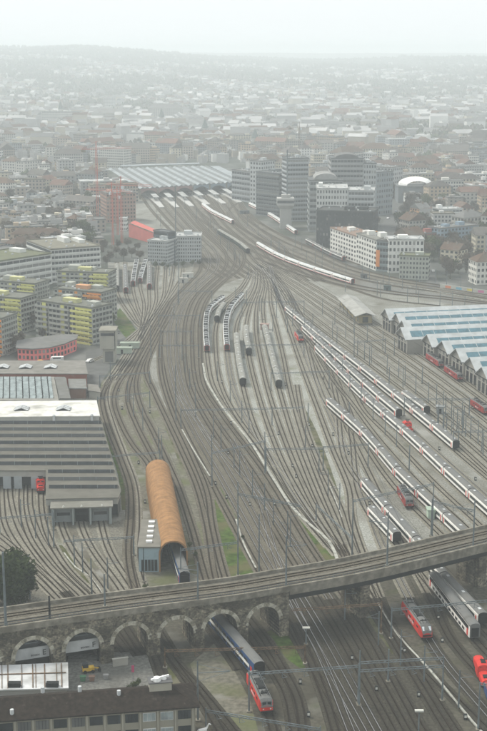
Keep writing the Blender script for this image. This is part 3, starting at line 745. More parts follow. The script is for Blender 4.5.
# ---------------- buildings ----------------
M['wall_obj'] = mat('painted_render', (1,1,1), .9, .12, .25, objcol=True)
layer(M['wall_obj'], (.22,.22,.2), .35, .56, .8, .5)
M['roof_obj'] = mat('roofing', (1,1,1), .9, .25, .35, objcol=True)
layer(M['roof_obj'], (.12,.12,.10), .12, .5, .7, .6, 2)
def facade_mat():
    # rendered wall pierced by rows of darker panes, metres along and up the wall
    m = mat('distant_facade', (1,1,1), .9, .12, .2, objcol=True); t = m.node_tree; b = t.nodes['Principled BSDF']
    src = b.inputs['Base Color'].links[0].from_socket
    uv = t.nodes.new('ShaderNodeUVMap'); s = t.nodes.new('ShaderNodeSeparateXYZ'); t.links.new(uv.outputs[0], s.inputs[0])
    oi = t.nodes.new('ShaderNodeObjectInfo')
    def mth(op, a, bb=None):
        k = t.nodes.new('ShaderNodeMath'); k.operation = op
        for i, v in ((0, a), (1, bb)):
            if v is None: continue
            if isinstance(v, (int, float)): k.inputs[i].default_value = v
            else: t.links.new(v, k.inputs[i])
        return k.outputs[0]
    per = mth('ADD', mth('MULTIPLY', oi.outputs['Random'], 1.6), 2.4)
    fx = mth('FRACT', mth('DIVIDE', s.outputs[0], per)); fy = mth('FRACT', mth('DIVIDE', s.outputs[1], 3.2))
    mx = mth('GREATER_THAN', fx, mth('ADD', mth('MULTIPLY', oi.outputs['Random'], .3), .32))
    my = mth('MULTIPLY', mth('GREATER_THAN', fy, .30), mth('LESS_THAN', fy, .82))
    k = mth('MULTIPLY', mth('MULTIPLY', mx, my), mth('GREATER_THAN', s.outputs[0], .6))
    x = t.nodes.new('ShaderNodeMix'); x.data_type = 'RGBA'; t.links.new(k, x.inputs[0]); t.links.new(src, x.inputs[6]); x.inputs[7].default_value = (.05,.06,.065,1)
    t.links.new(x.outputs[2], b.inputs['Base Color']); return m
M['facade'] = facade_mat()
M['pane'] = mat('window_pane', (.03,.038,.042), .25, .3, .5, spec=.5)
def _blinds():
    t = M['pane'].node_tree; b = t.nodes['Principled BSDF']; src = b.inputs['Base Color'].links[0].from_socket
    oi = t.nodes.new('ShaderNodeObjectInfo'); r = t.nodes.new('ShaderNodeMapRange'); r.inputs[1].default_value = .62; r.inputs[2].default_value = 1.0; r.inputs[4].default_value = .8
    x = t.nodes.new('ShaderNodeMix'); x.data_type = 'RGBA'; x.inputs[7].default_value = (.26,.26,.24,1)
    t.links.new(oi.outputs['Random'], r.inputs[0]); t.links.new(r.outputs[0], x.inputs[0]); t.links.new(src, x.inputs[6]); t.links.new(x.outputs[2], b.inputs['Base Color'])
_blinds()
M['frame_white'] = mat('window_frame_white', (.6,.6,.58), .6, .1, .5)
WHT, CRM, GRY, DGR, BRN, ORG, YEL, BRK, TEA = (.62,.62,.59), (.5,.47,.38), (.32,.33,.33), (.13,.14,.145), (.17,.13,.10), (.72,.30,.07), (.62,.61,.22), (.24,.085,.06), (.24,.30,.31)
RGR, RBR, RLT, RGN, RTL = (.17,.17,.165), (.11,.075,.055), (.45,.46,.45), (.14,.15,.09), (.15,.09,.07)
def unit(o, color): o.color = (*color, 1); return o
def building(label, base, top, depth, floors, bays, wall=WHT, roof=RGR, style='windows', rtype='flat', name='building', group=None, side=None, z0=0.0, height=None, wfrac=.55, hfrac=.5, cat='building', penthouse=True, base_h=0.0, detail=True, xw=None, balc=None):
    """base: two photo pixels where the near wall meets the ground, left then right; top: photo row of the eaves over the left one."""
    p0, p1 = G(*base[0], z0), G(*base[1], z0); h = height or height_at(p0, top); wd = (p1-p0).length; rz = math.atan2(p1.y-p0.y, p1.x-p0.x)
    return building_w(label, p0, rz, wd, depth, h, floors, bays, wall, roof, style, rtype, name, group, side or ('right' if p0.x < 0 else 'left'), wfrac, hfrac, cat, penthouse, base_h, balc)
def building_w(label, p0, rz, wd, depth, h, floors, bays, wall=WHT, roof=RGR, style='windows', rtype='flat', name='building', group=None, side='left', wfrac=.55, hfrac=.5, cat='building', penthouse=True, base_h=0.0, balc=None):
    t = thing(name, label, cat, tuple(p0), rz, group)
    b = MB(); b.box(0, wd, 0, depth, 0, h)
    unit(b.build('wall', ['facade' if style == 'far' else 'wall_obj'], t), wall)
    if rtype == 'flat':
        b = MB(); e = .35; b.box(-e, wd+e, -e, depth+e, h+.003, h+.35)
        for x0, x1, y0, y1 in ((-e, wd+e, -e, -e+.3), (-e, wd+e, depth+e-.3, depth+e), (-e, -e+.3, -e+.3, depth+e-.3), (wd+e-.3, wd+e, -e+.3, depth+e-.3)): b.box(x0, x1, y0, y1, h+.35, h+.9)
        r = unit(b.build('roof', ['roof_obj'], t), roof)
        if penthouse and wd > 9:
            rnd = random.Random(int(abs(p0.x*13+p0.y*7)))
            for k in range(1+int(wd > 25)+int(wd > 50)):
                L = rnd.uniform(3, 7); x = rnd.uniform(1.5, max(1.6, wd-L-1.5)); y = rnd.uniform(depth*.25, depth*.6); hh = rnd.uniform(1.6, 3)
                b = MB(); b.box(x, min(x+L, wd-.5), y, min(y+depth*.3, depth-.5), h+.36, h+.36+hh); unit(b.build('roof_hut', ['wall_obj'], t), tuple(min(.7, c*1.1) for c in wall))
            if style != 'far':
                b = MB(); b.box(-.5, .5, -.5, .5, 0, .9); sm = b.mesh('vent', ['roof_light'])
                for k in range(min(8, int(wd*depth/70)+1)): place(sm, 'vent', r, (rnd.uniform(1, wd-1), rnd.uniform(1, depth-1), h+.36), rnd.choice((0, .5)))
    else:
        b = MB(); e = .6; rh = min(wd, depth)*(.36 if rtype != 'low' else .2); z = h+.003
        if wd >= depth:
            i = depth/2*(1 if rtype in ('hip', 'low') else 0); ra, rb = (i-e*(i == 0), depth/2, z+rh), (wd-i+e*(i == 0), depth/2, z+rh)
            a, c, d, f = (-e, -e, z), (wd+e, -e, z), (wd+e, depth+e, z), (-e, depth+e, z)
            b.face([a, c, rb, ra]); b.face([d, f, ra, rb]); b.face([c, d, rb]); b.face([f, a, ra]); b.face([f, d, c, a])
        else:
            i = wd/2*(1 if rtype in ('hip', 'low') else 0); ra, rb = (wd/2, i-e*(i == 0), z+rh), (wd/2, depth-i+e*(i == 0), z+rh)
            a, c, d, f = (-e, -e, z), (wd+e, -e, z), (wd+e, depth+e, z), (-e, depth+e, z)
            b.face([a, c, ra]); b.face([c, d, rb, ra]); b.face([d, f, rb]); b.face([f, a, ra, rb]); b.face([f, d, c, a])
        r = unit(b.build('roof', ['roof_obj'], t), roof)
        rnd = random.Random(int(abs(p0.x*13+p0.y*7)))
        if style != 'far':
            for k in range(2):
                x, y = (wd*rnd.uniform(.2, .8), depth*.4) if wd >= depth else (wd*.4, depth*rnd.uniform(.2, .8))
                b = MB(); b.box(x-.5, x+.5, y-.4, y+.4, h+rh*.3, h+rh+.9); unit(b.build('chimney', ['wall_obj'], r), (.25,.2,.17))
    if style == 'far' or floors == 0: return t
    fh = (h-base_h)/floors
    faces = [('f', wd, bays)]
    nx = Vector((math.cos(rz), math.sin(rz), 0)); nb_ = max(1, round(bays*depth/wd)); pr = Vector((p0.x, p0.y, 0))
    if (pr+nx*wd).dot(nx) < 0: faces.append(('right', depth, nb_))
    if pr.dot(nx) > 0: faces.append(('left', depth, nb_))
    if style == 'bands':
        for fc, L, nb in faces:
            for k in range(floors):
                z0_ = base_h+k*fh+fh*.32; b = MB()
                if fc == 'f': b.box(.5, L-.5, -.05, .0, z0_, z0_+fh*hfrac)
                elif fc == 'left': b.box(-.05, 0, .5, L-.5, z0_, z0_+fh*hfrac)
                else: b.box(wd, wd+.05, .5, L-.5, z0_, z0_+fh*hfrac)
                b.build('window_band', ['pane'], t)
                b = MB()
                if fc == 'f': b.box(-.1, L+.1, -.35, .0, z0_-fh*.3, z0_-.02)
                elif fc == 'left': b.box(-.35, 0, 0, L+.1, z0_-fh*.3, z0_-.02)
                else: b.box(wd, wd+.35, 0, L+.1, z0_-fh*.3, z0_-.02)
                unit(b.build('spandrel', ['wall_obj'], t), tuple(min(.75, c*1.12) for c in wall))
                if fc == 'f' and nb > 3:
                    b = MB(); nm = min(nb, 14)
                    # mullions are one piece of metalwork per storey
                    b.box(.4, L-.4, -.12, -.05, z0_+fh*hfrac-.12, z0_+fh*hfrac)
                    for q in range(1, nm): b.box(L*q/nm-.12, L*q/nm+.12, -.12, -.05, z0_, z0_+fh*hfrac-.12)
                    unit(b.build('mullions', ['wall_obj'], t), wall)
        return t
    spots = []
    for fc, L, nb in faces:
        bw = L/nb
        for k in range(floors):
            for q in range(nb): spots.append((fc, (q+.5)*bw, base_h+k*fh+fh*.28, bw*wfrac))
    ww = spots[0][3]; wh = fh*hfrac
    b = MB(); b.box(-ww/2-.1, ww/2+.1, -.06, 0, -.12, wh+.1, 0); b.box(-ww/2, ww/2, -.10, -.06, 0, wh, 1); wm = b.mesh('window', ['frame_white', 'pane'])
    b = MB(); b.box(-ww/2, ww/2, -.05, 0, 0, wh, 0); wm2 = b.mesh('window', ['pane'])
    use = wm if (p0.y < 800) else wm2
    rest = MB()
    for i, (fc, x, z, _) in enumerate(spots):
        loc, r_ = ((x, 0, z), 0) if fc == 'f' else ((0, x, z), R(-90)) if fc == 'left' else ((wd, x, z), R(90))
        if i < 100: place(use, 'window', t, loc, r_)
        else:
            mm = Matrix.Translation(loc) @ Matrix.Rotation(r_, 4, 'Z'); rest.box(-ww/2, ww/2, -.05, 0, 0, wh, 0, M4=mm)
    if rest.v: struct(rest.build('window_rows', ['pane'], t), 'stuff')
    if balc:
        # balconies: (first bay, last bay, colour)
        bw = wd/bays
        for k in range(floors):
            for a, c, col in balc:
                b = MB(); z = base_h+k*fh
                b.box(a*bw+.1, c*bw-.1, -1.5, -.003, z+.0, z+.18, 0); b.box(a*bw+.1, c*bw-.1, -1.5, -1.4, z+.18, z+1.15, 0)
                unit(b.build('balcony', ['wall_obj'], t), col)
    return t

# apartment slabs, upper left
AP = 'yellow and orange apartment slabs'
def slab(label, base, top, depth, bays, col, group=AP):
    t = building(label, base, top, depth, 7, bays, (.34,.35,.31), (.16,.165,.14), 'windows', name='apartment_block', group=group, wfrac=.7, hfrac=.55,
                 balc=[(0, bays*.22, (.33,.34,.31)), (bays*.25, bays*.6, (.36,.37,.33)), (bays*.64, bays*.98, col)])
    wd = (G(*base[1])-G(*base[0])).length; h = height_at(G(*base[0]), top)
    # coloured panels beside the balconies and on the gable end
    for k in range(7):
        z = k*h/7
        b = MB(); b.box(wd*.70, wd*.995, -.14, -.11, z+1.25, z+h/7-.12); unit(b.build('colour_panel', ['wall_obj'], t), col)
        b = MB(); b.box(wd*.10, wd*.17, -.14, -.11, z+.35, z+h/7-.12); unit(b.build('colour_panel', ['wall_obj'], t), col)
        b = MB(); b.box(wd*.44, wd*.5, -.14, -.11, z+.35, z+h/7-.12); unit(b.build('colour_panel', ['wall_obj'], t), col)
        b = MB(); b.box(wd+.12, wd+1.3, depth*.15, depth*.8, z+.05, z+.2); unit(b.build('balcony', ['wall_obj'], t), (.33,.34,.31))
    return t
PE = 'roof_box'
def roofbox(t, x0, x1, y0, y1, h, hh, col):
    b = MB(); b.box(x0, x1, y0, y1, h+.37, h+hh); unit(b.build('roof_box', ['wall_obj'], t), col)
for lab, bs, tp, dp, by, col in (
    ('pale yellow apartment slab nearest the concrete tower with a yellow roof box', ((38,336),(93,345)), 301, 15, 14, YEL),
    ('orange balconied apartment slab behind the nearest yellow one', ((55,319),(102,324)), 289, 15, 12, ORG),
    ('yellow apartment slab behind the orange one, before the long office', ((58,300),(109,302)), 272, 15, 12, YEL),
    ('yellow apartment slab at left behind another, touching the long office', ((-10,309),(36,313)), 281, 15, 12, YEL),
    ('yellow apartment slab at the left edge above the pink pavilion', ((-30,328),(22,333)), 295, 15, 12, YEL),
    ('orange apartment slab just showing at the left edge', ((-45,352),(3,356)), 316, 15, 12, ORG)):
    t = slab(lab, bs, tp, dp, by, col); wd = (G(*bs[1])-G(*bs[0])).length; h = height_at(G(*bs[0]), tp)
    roofbox(t, wd*.35, wd*.6, 5, 9, h, 2.4, tuple(.6*c+.12 for c in col))
# long office with white bands, two wings
OF = 'wings of the long white banded office'
building('left wing of the long white banded office behind the yellow slabs', ((-40,300),(52,284)), 268, 34, 5, 20, (.55,.56,.53), RGN, 'bands', name='office_wing', group=OF, side='right', cat='office')
building('right wing of the long white banded office with a stepped end', ((52,283),(101,279)), 250, 46, 6, 18, (.55,.56,.53), (.2,.19,.15), 'bands', name='office_wing', group=OF, side='right', cat='office')
building('white roofed pavilion standing on end of the long office', ((48,262),(86,259)), 240, 12, 4, 8, WHT, RLT, 'bands', name='office_wing', group=OF, side='right', cat='office', base_h=8)
# pink curved pavilion
PV = [G(x, y) for x, y in ((18,360),(34,361),(50,359.5),(64,356),(76,351),(77,347),(60,347),(36,350),(19,353))]; o0 = PV[0].copy()
t = thing('pavilion', 'low pink red pavilion with curved front and grey roof', 'building', tuple(o0)); hp = 5.6
pl = [(p.x-o0.x, p.y-o0.y) for p in PV]
b = MB(); b.prism(pl, 0, hp); unit(b.build('wall', ['wall_obj'], t), (.78,.19,.18))
b = MB(); cx = sum(p[0] for p in pl)/len(pl); cy = sum(p[1] for p in pl)/len(pl); b.prism([(cx+(p[0]-cx)*1.05, cy+(p[1]-cy)*1.08) for p in pl], hp+.003, hp+.5); unit(b.build('roof', ['roof_obj'], t), RGR)
for i in range(4):
    a, c = Vector((*pl[i], 0)), Vector((*pl[i+1], 0)); n_ = 4; d = (c-a).normalized(); nrm = Vector((d.y, -d.x, 0))
    for k in range(n_):
        for zz in (.6, 3.2):
            m0 = a+(c-a)*((k+.25)/n_)+nrm*.04; m1 = a+(c-a)*((k+.8)/n_)+nrm*.04
            b = MB(); b.bar(m0+Vector((0,0,zz+.9)), m1+Vector((0,0,zz+.9)), .08, 1.6); b.build('window', ['pane'], t)
# signal tower
t = thing('signal_tower', 'plain concrete tower with overhanging top beside the left tracks', 'tower', tuple(G(100.5, 363)), .0)
wd = (G(116, 363)-G(100.5, 363)).length; h = height_at(G(100.5, 363), 331)
b = MB(); b.box(1.2, wd-.3, 0, 8, 0, h*.45); b.box(0, wd, -1.2, 9, h*.45, h); unit(b.build('wall', ['wall_obj'], t), (.34,.33,.28))
b = MB(); b.box(-.4, wd+.4, -1.6, 9.4, h+.003, h+.5); unit(b.build('roof', ['roof_obj'], t), (.25,.24,.2))
for a, c, z0, z1 in ((.5, wd-.5, h*.86, h*.95), (2.2, wd-1.2, .5, h*.36)):
    b = MB(); y = -1.25 if z0 > h*.4 else -.05; b.box(a, c, y, y+.04, z0, z1); b.build('window', ['pane'], t)
b = MB(); b.box(wd-.35, wd-.03, -1.27, -1.21, h*.45, h); b.build('drainpipe', ['dark_steel'], t)

# ---------------- depot complex ----------------
def roofpoly(label, name, px, z, wallc, roofc, cat='building', group=None, roofm='roof_obj'):
    P = [G(x, y, z) for x, y in px]; o = Vector((P[0].x, P[0].y, 0)); t = thing(name, label, cat, tuple(o), 0, group)
    pl = [(p.x-o.x, p.y-o.y) for p in P]
    b = MB(); b.prism(pl, 0, z-.3); unit(b.build('wall', ['wall_obj'], t), wallc)
    b = MB(); cx = sum(p[0] for p in pl)/len(pl); cy = sum(p[1] for p in pl)/len(pl)
    q = [(p[0]+.4*(1 if p[0] > cx else -1), p[1]+.4*(1 if p[1] > cy else -1)) for p in pl]
    b.prism(q, z-.297, z); unit(b.build('roof', [roofm], t), roofc)
    return t, o, pl
t, o, pl = roofpoly('long brick freight shed with a flat grey roof and white arrow vents', 'brick_shed', [(-60,373),(87,373.5),(84,360.5),(-60,361)], 6.0, BRK, (.22,.21,.19))
def chevron(t, o, px, z, s=1.0):
    p = G(*px, z)-o; b = MB()
    for k in range(3):
        y = p.y+k*1.9*s
        for sg in (-1, 1):
            a = Vector((p.x, y+1.6*s, z+.9)); c = Vector((p.x+sg*2.6*s, y, z+.45)); b.bar(a, c, .9*s, .25, 0)
    b.box(p.x-2.6*s, p.x+2.6*s, p.y+.2, p.y+4.5*s, z+.0, z+.35, 1)
    b.build('roof_vent', ['roof_light', 'black'], t)
for x in (2, 25, 50): chevron(t, o, (x, 369), 6.0)
for x in (-5, 12, 30, 46): b = MB(); p = G(x, 391)-o; b.box(p.x, p.x+3, p.y-.06, p.y, 1.5, 4.2); b.build('window', ['pane'], t)
t, o, pl = roofpoly('glasshouse roofed hall with rows of bluish glazing', 'glazed_hall', [(-60,400),(58,400),(53,377),(-60,377.5)], 7.0, (.4,.4,.38), (.25,.245,.22))
M['pink'] = mat('pink_banner', (.5,.05,.15), .6, .1, .5)
M['glazing'] = mat('blue_glazing', (.30,.35,.35), .35, .3, .5, spec=.4)
for k in range(9):
    y0 = 398.5-k*2.35; a, c = G(-60, y0, 7.0)-o, G(53-k*.3, y0, 7.0)-o; d = G(-60, y0-1.3, 7.0).y-G(-60, y0, 7.0).y; b = MB()
    b.face([(a.x, a.y, 7.05), (c.x, c.y, 7.05), (c.x, c.y+d*.6, 8.0), (a.x, a.y+d*.6, 8.0)]); b.face([(a.x, a.y+d, 7.05), (a.x, a.y+d*.6, 8.0), (c.x, c.y+d*.6, 8.0), (c.x, c.y+d, 7.05)]); b.face([(c.x, c.y, 7.05), (c.x, c.y+d, 7.05), (c.x, c.y+d*.6, 8.0)])
    sk = b.build('skylight', ['glazing'], t)
    for q in range(14): x_ = c.x-1.5-q*2.6; b = MB(); b.bar((x_, c.y, 7.1), (x_, c.y+d*.6, 8.05), .35, .12); b.build('glazing_bar', ['dark_steel'], sk)
t, o, pl = roofpoly('dark flat roofed annex with a blue door beside the glazed hall', 'annex', [(59,398),(70,398),(66,377),(55,377)], 6.5, (.3,.3,.28), (.16,.16,.15))
t, o, pl = roofpoly('small brick and blue fronted hut behind the white roof', 'hut', [(70,388),(86,388),(85,379),(69,379)], 4.5, (.2,.12,.09), (.2,.2,.19))
b = MB(); p = G(72, 394)-o; b.box(p.x-.5, p.x+3, p.y+1, p.y+1.1, 0, 3); b.build('door', ['blue'], t)
t, o, pl = roofpoly('low hut with a grey roof beside the curved tracks', 'hut', [(89,390),(100,392),(97,385),(88,384)], 3.5, (.35,.34,.3), (.2,.19,.17))
t, o, pl = roofpoly('bright white flat roof strip with two arrow vents', 'white_roofed_hall', [(-60,417),(99,415.5),(95.5,400.5),(-60,402)], 8.5, (.45,.45,.42), (.66,.65,.60), roofm='roof_obj')
for x in (21, 63): chevron(t, o, (x, 411), 8.5, 1.0)
# main depot shed with strip skylights
zr = 6.6
rp = [(-60,419),(99.5,417),(120,490),(117.5,497),(46,498.5),(46,470),(-60,470)]
P = [G(x, y, zr) for x, y in rp]; o = Vector((P[0].x, P[0].y, 0))
dep = thing('engine_depot', 'large grey engine depot roof with parallel dark skylight strips', 'depot', tuple(o))
pl = [(p.x-o.x, p.y-o.y) for p in P]
# front walls: right wing closed, left wing with open bays
b = MB(); b.prism(pl, 4.3, zr-.3); unit(b.build('wall', ['wall_obj'], dep), (.34,.34,.31))
b = MB(); q = [pl[0], pl[1], pl[2], pl[3], (pl[3][0]-.2, pl[3][1]+3), (pl[4][0]+.2, pl[4][1]+3), (pl[5][0]+.2, pl[5][1]+4), (pl[6][0], pl[6][1]+4)]
b.prism(q, 0, 4.297); unit(b.build('lower_wall', ['wall_obj'], dep), (.13,.14,.14))
b = MB(); b.prism([(p[0]*1.0+(.4 if 0 < i < 4 else 0), p[1]-(.4 if i > 1 else 0)) for i, p in enumerate(pl)], zr-.297, zr); unit(b.build('roof', ['roof_obj'], dep), (.14,.135,.115))
for y0, xa, xb in ((424,-60,101),(430.5,-60,102.5),(437,-60,104),(444,-60,106),(451,-60,108),(458,-60,110),(465,-60,112),(473,48,113.5),(480.5,48,115.5),(488.5,49,117.5)):
    a, c = G(xa, y0, zr)-o, G(xb, y0, zr)-o; b = MB(); hh = 1.15
    b.face([(a.x, a.y, zr+.01), (c.x, c.y, zr+.01), (c.x, c.y+.25, zr+hh), (a.x, a.y+.25, zr+hh)], 0)
    b.face([(a.x, a.y+.25, zr+hh), (c.x, c.y+.25, zr+hh), (c.x, c.y+3.0, zr+.02), (a.x, a.y+3.0, zr+.02)], 1)
    b.face([(c.x, c.y, zr+.01), (c.x, c.y+3.0, zr+.02), (c.x, c.y+.25, zr+hh)], 1); b.face([(a.x, a.y, zr+.01), (a.x, a.y+.25, zr+hh), (a.x, a.y+3.0, zr+.02)], 1)
    s_ = b.build('skylight', ['pane', 'roof_obj'], dep); unit(s_, (.165,.16,.135))
    for k in range(int((c.x-a.x)/5.2)): mb_ = MB(); mb_.bar((c.x-k*5.2-1, c.y-.03, zr+.02), (c.x-k*5.2-1, c.y+.2, zr+hh), .14); mb_.build('glazing_bar', ['mast'], s_)
for x, y in ((54,421.5), (92,421)):
    p = G(x, y, zr)-o; b = MB(); b.cyl((p.x, p.y), .45, .45, zr, zr+2.2, 8); b.cyl((p.x, p.y), .8, .3, zr+2.2, zr+2.7, 8); b.build('chimney', ['roof_light'], dep)
# left bays
for k, x in enumerate((-14, 3, 14, 31)):
    p = G(x, 490)-o; b = MB(); b.box(p.x, p.x+2.6, pl[6][1]-.05, pl[6][1]+.05, .2, 4.4); unit(b.build('door', ['wall_obj'], dep), (.33,.36,.37))
# near entrance block with doors
p0 = G(52, 526); p1 = G(112, 524); rz = math.atan2(p1.y-p0.y, p1.x-p0.x); wd = (p1-p0).length
t = thing('depot_entrance', 'low grey entrance front of the depot with three bays and dark doors', 'depot front', tuple(p0), rz)
dd_ = (G(52, 498.5, 6.6)-p0).y-.3
b = MB(); b.box(0, wd, 3, dd_, 0, 5.4); b.box(0, .8, 0, 2.997, 0, 5.4); b.box(wd-.8, wd, 0, 2.997, 0, 5.4); b.box(wd*.34, wd*.37, 0, 2.997, 0, 5.4); b.box(wd*.63, wd*.66, 0, 2.997, 0, 5.4); unit(b.build('wall', ['wall_obj'], t), (.27,.30,.29))
b = MB(); b.box(-.4, wd+.4, -.4, dd_, 5.403, 5.8); unit(b.build('roof', ['roof_obj'], t), (.2,.195,.17))
for a, c, m in ((.06, .32, 'wall_obj'), (.39, .61, 'black'), (.68, .94, 'wall_obj')):
    b = MB(); b.box(wd*a, wd*c, 2.85, 2.97, .1, 4.4); dd2 = b.build('door', [m], t); unit(dd2, (.30,.33,.33))
    b = MB(); b.box(wd*a+.4, wd*c-.4, 2.78, 2.84, 2.2, 3.2); b.build('door_window', ['pane'], dd2)
for f_ in (.2, .5, .84): b = MB(); b.cyl((wd*f_, .4), .35, .15, 5.8, 6.3, 8); b.build('lamp', ['lamp'], t)

# ---------------- arched wash hall and its blue annex ----------------
A0, A1 = G(164, 571), G(178, 572); B0 = G(147, 480); B1 = G(162, 476)
fm, bm2 = (A0+A1)/2+Vector((.7,0,0)), (G(151,487)+G(165,484))/2
d = bm2-fm; L = d.length; rz = math.atan2(-d.x, d.y)
M['orange_sheet'] = layer(mat('ochre_sheet_cladding', (.30,.165,.072), .7, .2, .5), (.17,.10,.052), .9, .5, .75, .6, 0, (.4,2.5,.3))
t = thing('wash_hall', 'long ochre orange barrel vaulted train wash hall', 'train hall', tuple(fm), rz)
def barrel(y, r, hs, n=16): return [(-r, y, 0)]+[(-r*math.cos(math.pi*k/n), y, hs+r*math.sin(math.pi*k/n)*.95) for k in range(n+1)]+[(r, y, 0)]
r_, hs = 4.0, 5.2
b = MB(); so, si = [barrel(y, r_, hs) for y in (0, L)], [barrel(y, r_-.45, hs) for y in (0, L)]
n_ = len(so[0])
for i in range(n_-1):
    b.face([so[0][i], so[0][i+1], so[1][i+1], so[1][i]], 0); b.face([si[0][i], si[1][i], si[1][i+1], si[0][i+1]], 1)
    b.face([so[0][i], si[0][i], si[0][i+1], so[0][i+1]], 0); b.face([so[1][i], so[1][i+1], si[1][i+1], si[1][i]], 0)
hall = b.build('vault', ['orange_sheet', 'black'], t)
hall.data.polygons.foreach_set('use_smooth', [False]*len(hall.data.polygons))
for k in range(1, 22):
    b = MB(); y = L*k/22; q = [barrel(y-.05, r_+.05, hs), barrel(y+.05, r_+.05, hs)]
    for i in range(n_-1): b.face([q[0][i], q[0][i+1], q[1][i+1], q[1][i]], 0)
    b.build('seam', ['rust_seam'], t) if 'rust_seam' in M else b.build('seam', ['rust_steel'], t)
b = MB(); q = barrel(L-.3, r_-.5, hs); b.face(q, 0); b.build('end_wall', ['black'], t)
train([(185,588),(179,570),(172,548)], 'blue', 'navy and white train standing in the mouth of the ochre hall', 'trains standing in the yard', L=25)
P0_, P1_ = G(139, 572), G(160, 571); wd = (P1_-P0_).length; h = height_at(P0_, 548)
t = thing('wash_annex', 'flat roofed light blue annex with five white skylights beside the ochre hall', 'annex', tuple(P0_), .02)
M['pale_blue'] = layer(mat('pale_blue_cladding', (.30,.40,.44), .7, .12, .6), (.2,.25,.26), .6, .5, .7, .5)
dp = G(137, 521, h).y-P0_.y
b = MB(); b.box(0, wd, 0, dp, 0, h); b.build('wall', ['pale_blue'], t)
b = MB(); b.box(-.3, wd+.2, -.3, dp+.3, h+.003, h+.45); unit(b.build('roof', ['roof_obj'], t), (.19,.18,.155))
for k in range(5): b = MB(); y = dp*(.12+.18*k); b.box(wd*.33, wd*.62, y, y+1.3, h+.45, h+.95); b.build('skylight', ['white_paint'], t)
b = MB(); b.box(wd*.12, wd*.88, -.08, -.02, .3, 3.6); b.build('glass_door', ['glass'], t)
for k in range(1, 5): b = MB(); x = wd*(.12+.152*k); b.box(x-.07, x+.07, -.14, -.08, .3, 3.6); b.build('mullion', ['pale_blue'], t)

# ---------------- foreground: long office with brown roof, white shed, yard things ----------------
ze = 9.5
e0, e1 = G(-30, 723.5, ze), G(200, 706.5, ze); r1 = G(171, 680, ze+2.6)
o = Vector((e0.x, e0.y, 0)); d = e1-e0; rz = math.atan2(d.y, d.x); Lh = (Vector((e1.x, e1.y, 0))-o).length
t = thing('long_office', 'long low office with dark brown tiled hip roof beside the viaduct', 'building', tuple(o), rz)
dpp = 11.0; rh = 2.3
M['brown_tiles'] = layer(mat('brown_roof_tiles', (.03,.023,.018), .9, .35, 1.0), (.09,.08,.065), .8, .62, .75, .7)
b = MB(); b.face([(0,0,ze), (Lh,0,ze), (Lh-dpp/2,dpp/2,ze+rh), (0,dpp/2,ze+rh)]); b.face([(Lh,0,ze), (Lh,dpp,ze), (Lh-dpp/2,dpp/2,ze+rh)]); b.face([(Lh,dpp,ze), (0,dpp,ze), (0,dpp/2,ze+rh), (Lh-dpp/2,dpp/2,ze+rh)]); b.box(0, Lh, 0, dpp, ze-.3, ze-.01)
rf = b.build('roof', ['brown_tiles'], t)
b = MB(); b.box(1, Lh-.9, .9, dpp-.9, 0, ze-.3); unit(b.build('wall', ['wall_obj'], t), (.27,.255,.20))
for k in range(15):
    x = Lh-1.2-k*3.6; b = MB(); b.box(x-.35, x+.0, .62, .9, 0, ze-.32); unit(b.build('pilaster', ['wall_obj'], t), (.33,.31,.25))
    for zz, hh in ((ze-2.9, 1.9), (ze-6.4, 1.9)):
        if k == 0: continue
        b = MB(); b.box(x+.35, x+3.0, .80, .88, zz, zz+hh); wn = b.build('window', ['frame_white' if k in (2, 3) else 'pane'], t)
        if k in (2, 3):
            for q in range(3): b = MB(); b.box(x+.45+q*.85, x+1.2+q*.85, .72, .80, zz+.15, zz+hh-.15); b.build('pane', ['pane_blue'] if 'pane_blue' in M else ['glazing'], wn)
        else:
            for q in range(1, 4): b = MB(); b.box(x+.35+q*.66-.04, x+.35+q*.66+.04, .74, .80, zz, zz+hh); b.build('glazing_bar', ['dark_steel'], wn)
for (x, y) in ((43, 697), (80, 696), (119, 698), (12, 712)):
    p = Matrix.Rotation(-rz, 4, 'Z') @ (G(x, y, ze+1)-o-Vector((0,0,0))); b = MB(); zz = ze+rh*min(1, max(0, p.y/(dpp/2)))
    b.cyl((p.x, p.y), .4, .4, zz-.3, zz+.9, 8); b.build('chimney', ['roof_light'], rf)
cb = G(148, 685, ze+1.5); p = Matrix.Rotation(-rz, 4, 'Z') @ (cb-o)
b = MB(); b.box(p.x, p.x+4.6, 4.4, 7.2, ze+1, ze+3.6); unit(b.build('roof_hut', ['wall_obj'], t), (.36,.34,.28))
b = MB(); b.box(p.x-.2, p.x+4.8, 4.2, 7.4, ze+3.603, ze+3.8); rr = unit(b.build('hut_roof', ['roof_obj'], t), (.12,.12,.12))
b = MB(); b.cyl((p.x+1.6, 5.4), .9, .7, ze+3.8, ze+4.5, 10); b.cyl((p.x+3.1, 5.9), .6, .5, ze+3.8, ze+4.4, 10); b.bar((p.x+.4, 5, ze+4.2), (p.x+4.2, 6, ze+4.5), .35); b.build('white_ducting', ['white_paint'], t)
b = MB(); b.box(Lh-.98, Lh-.85, .9, 3, 0, 3.6); unit(b.build('maroon_panel', ['wall_obj'], t), (.2,.03,.07))
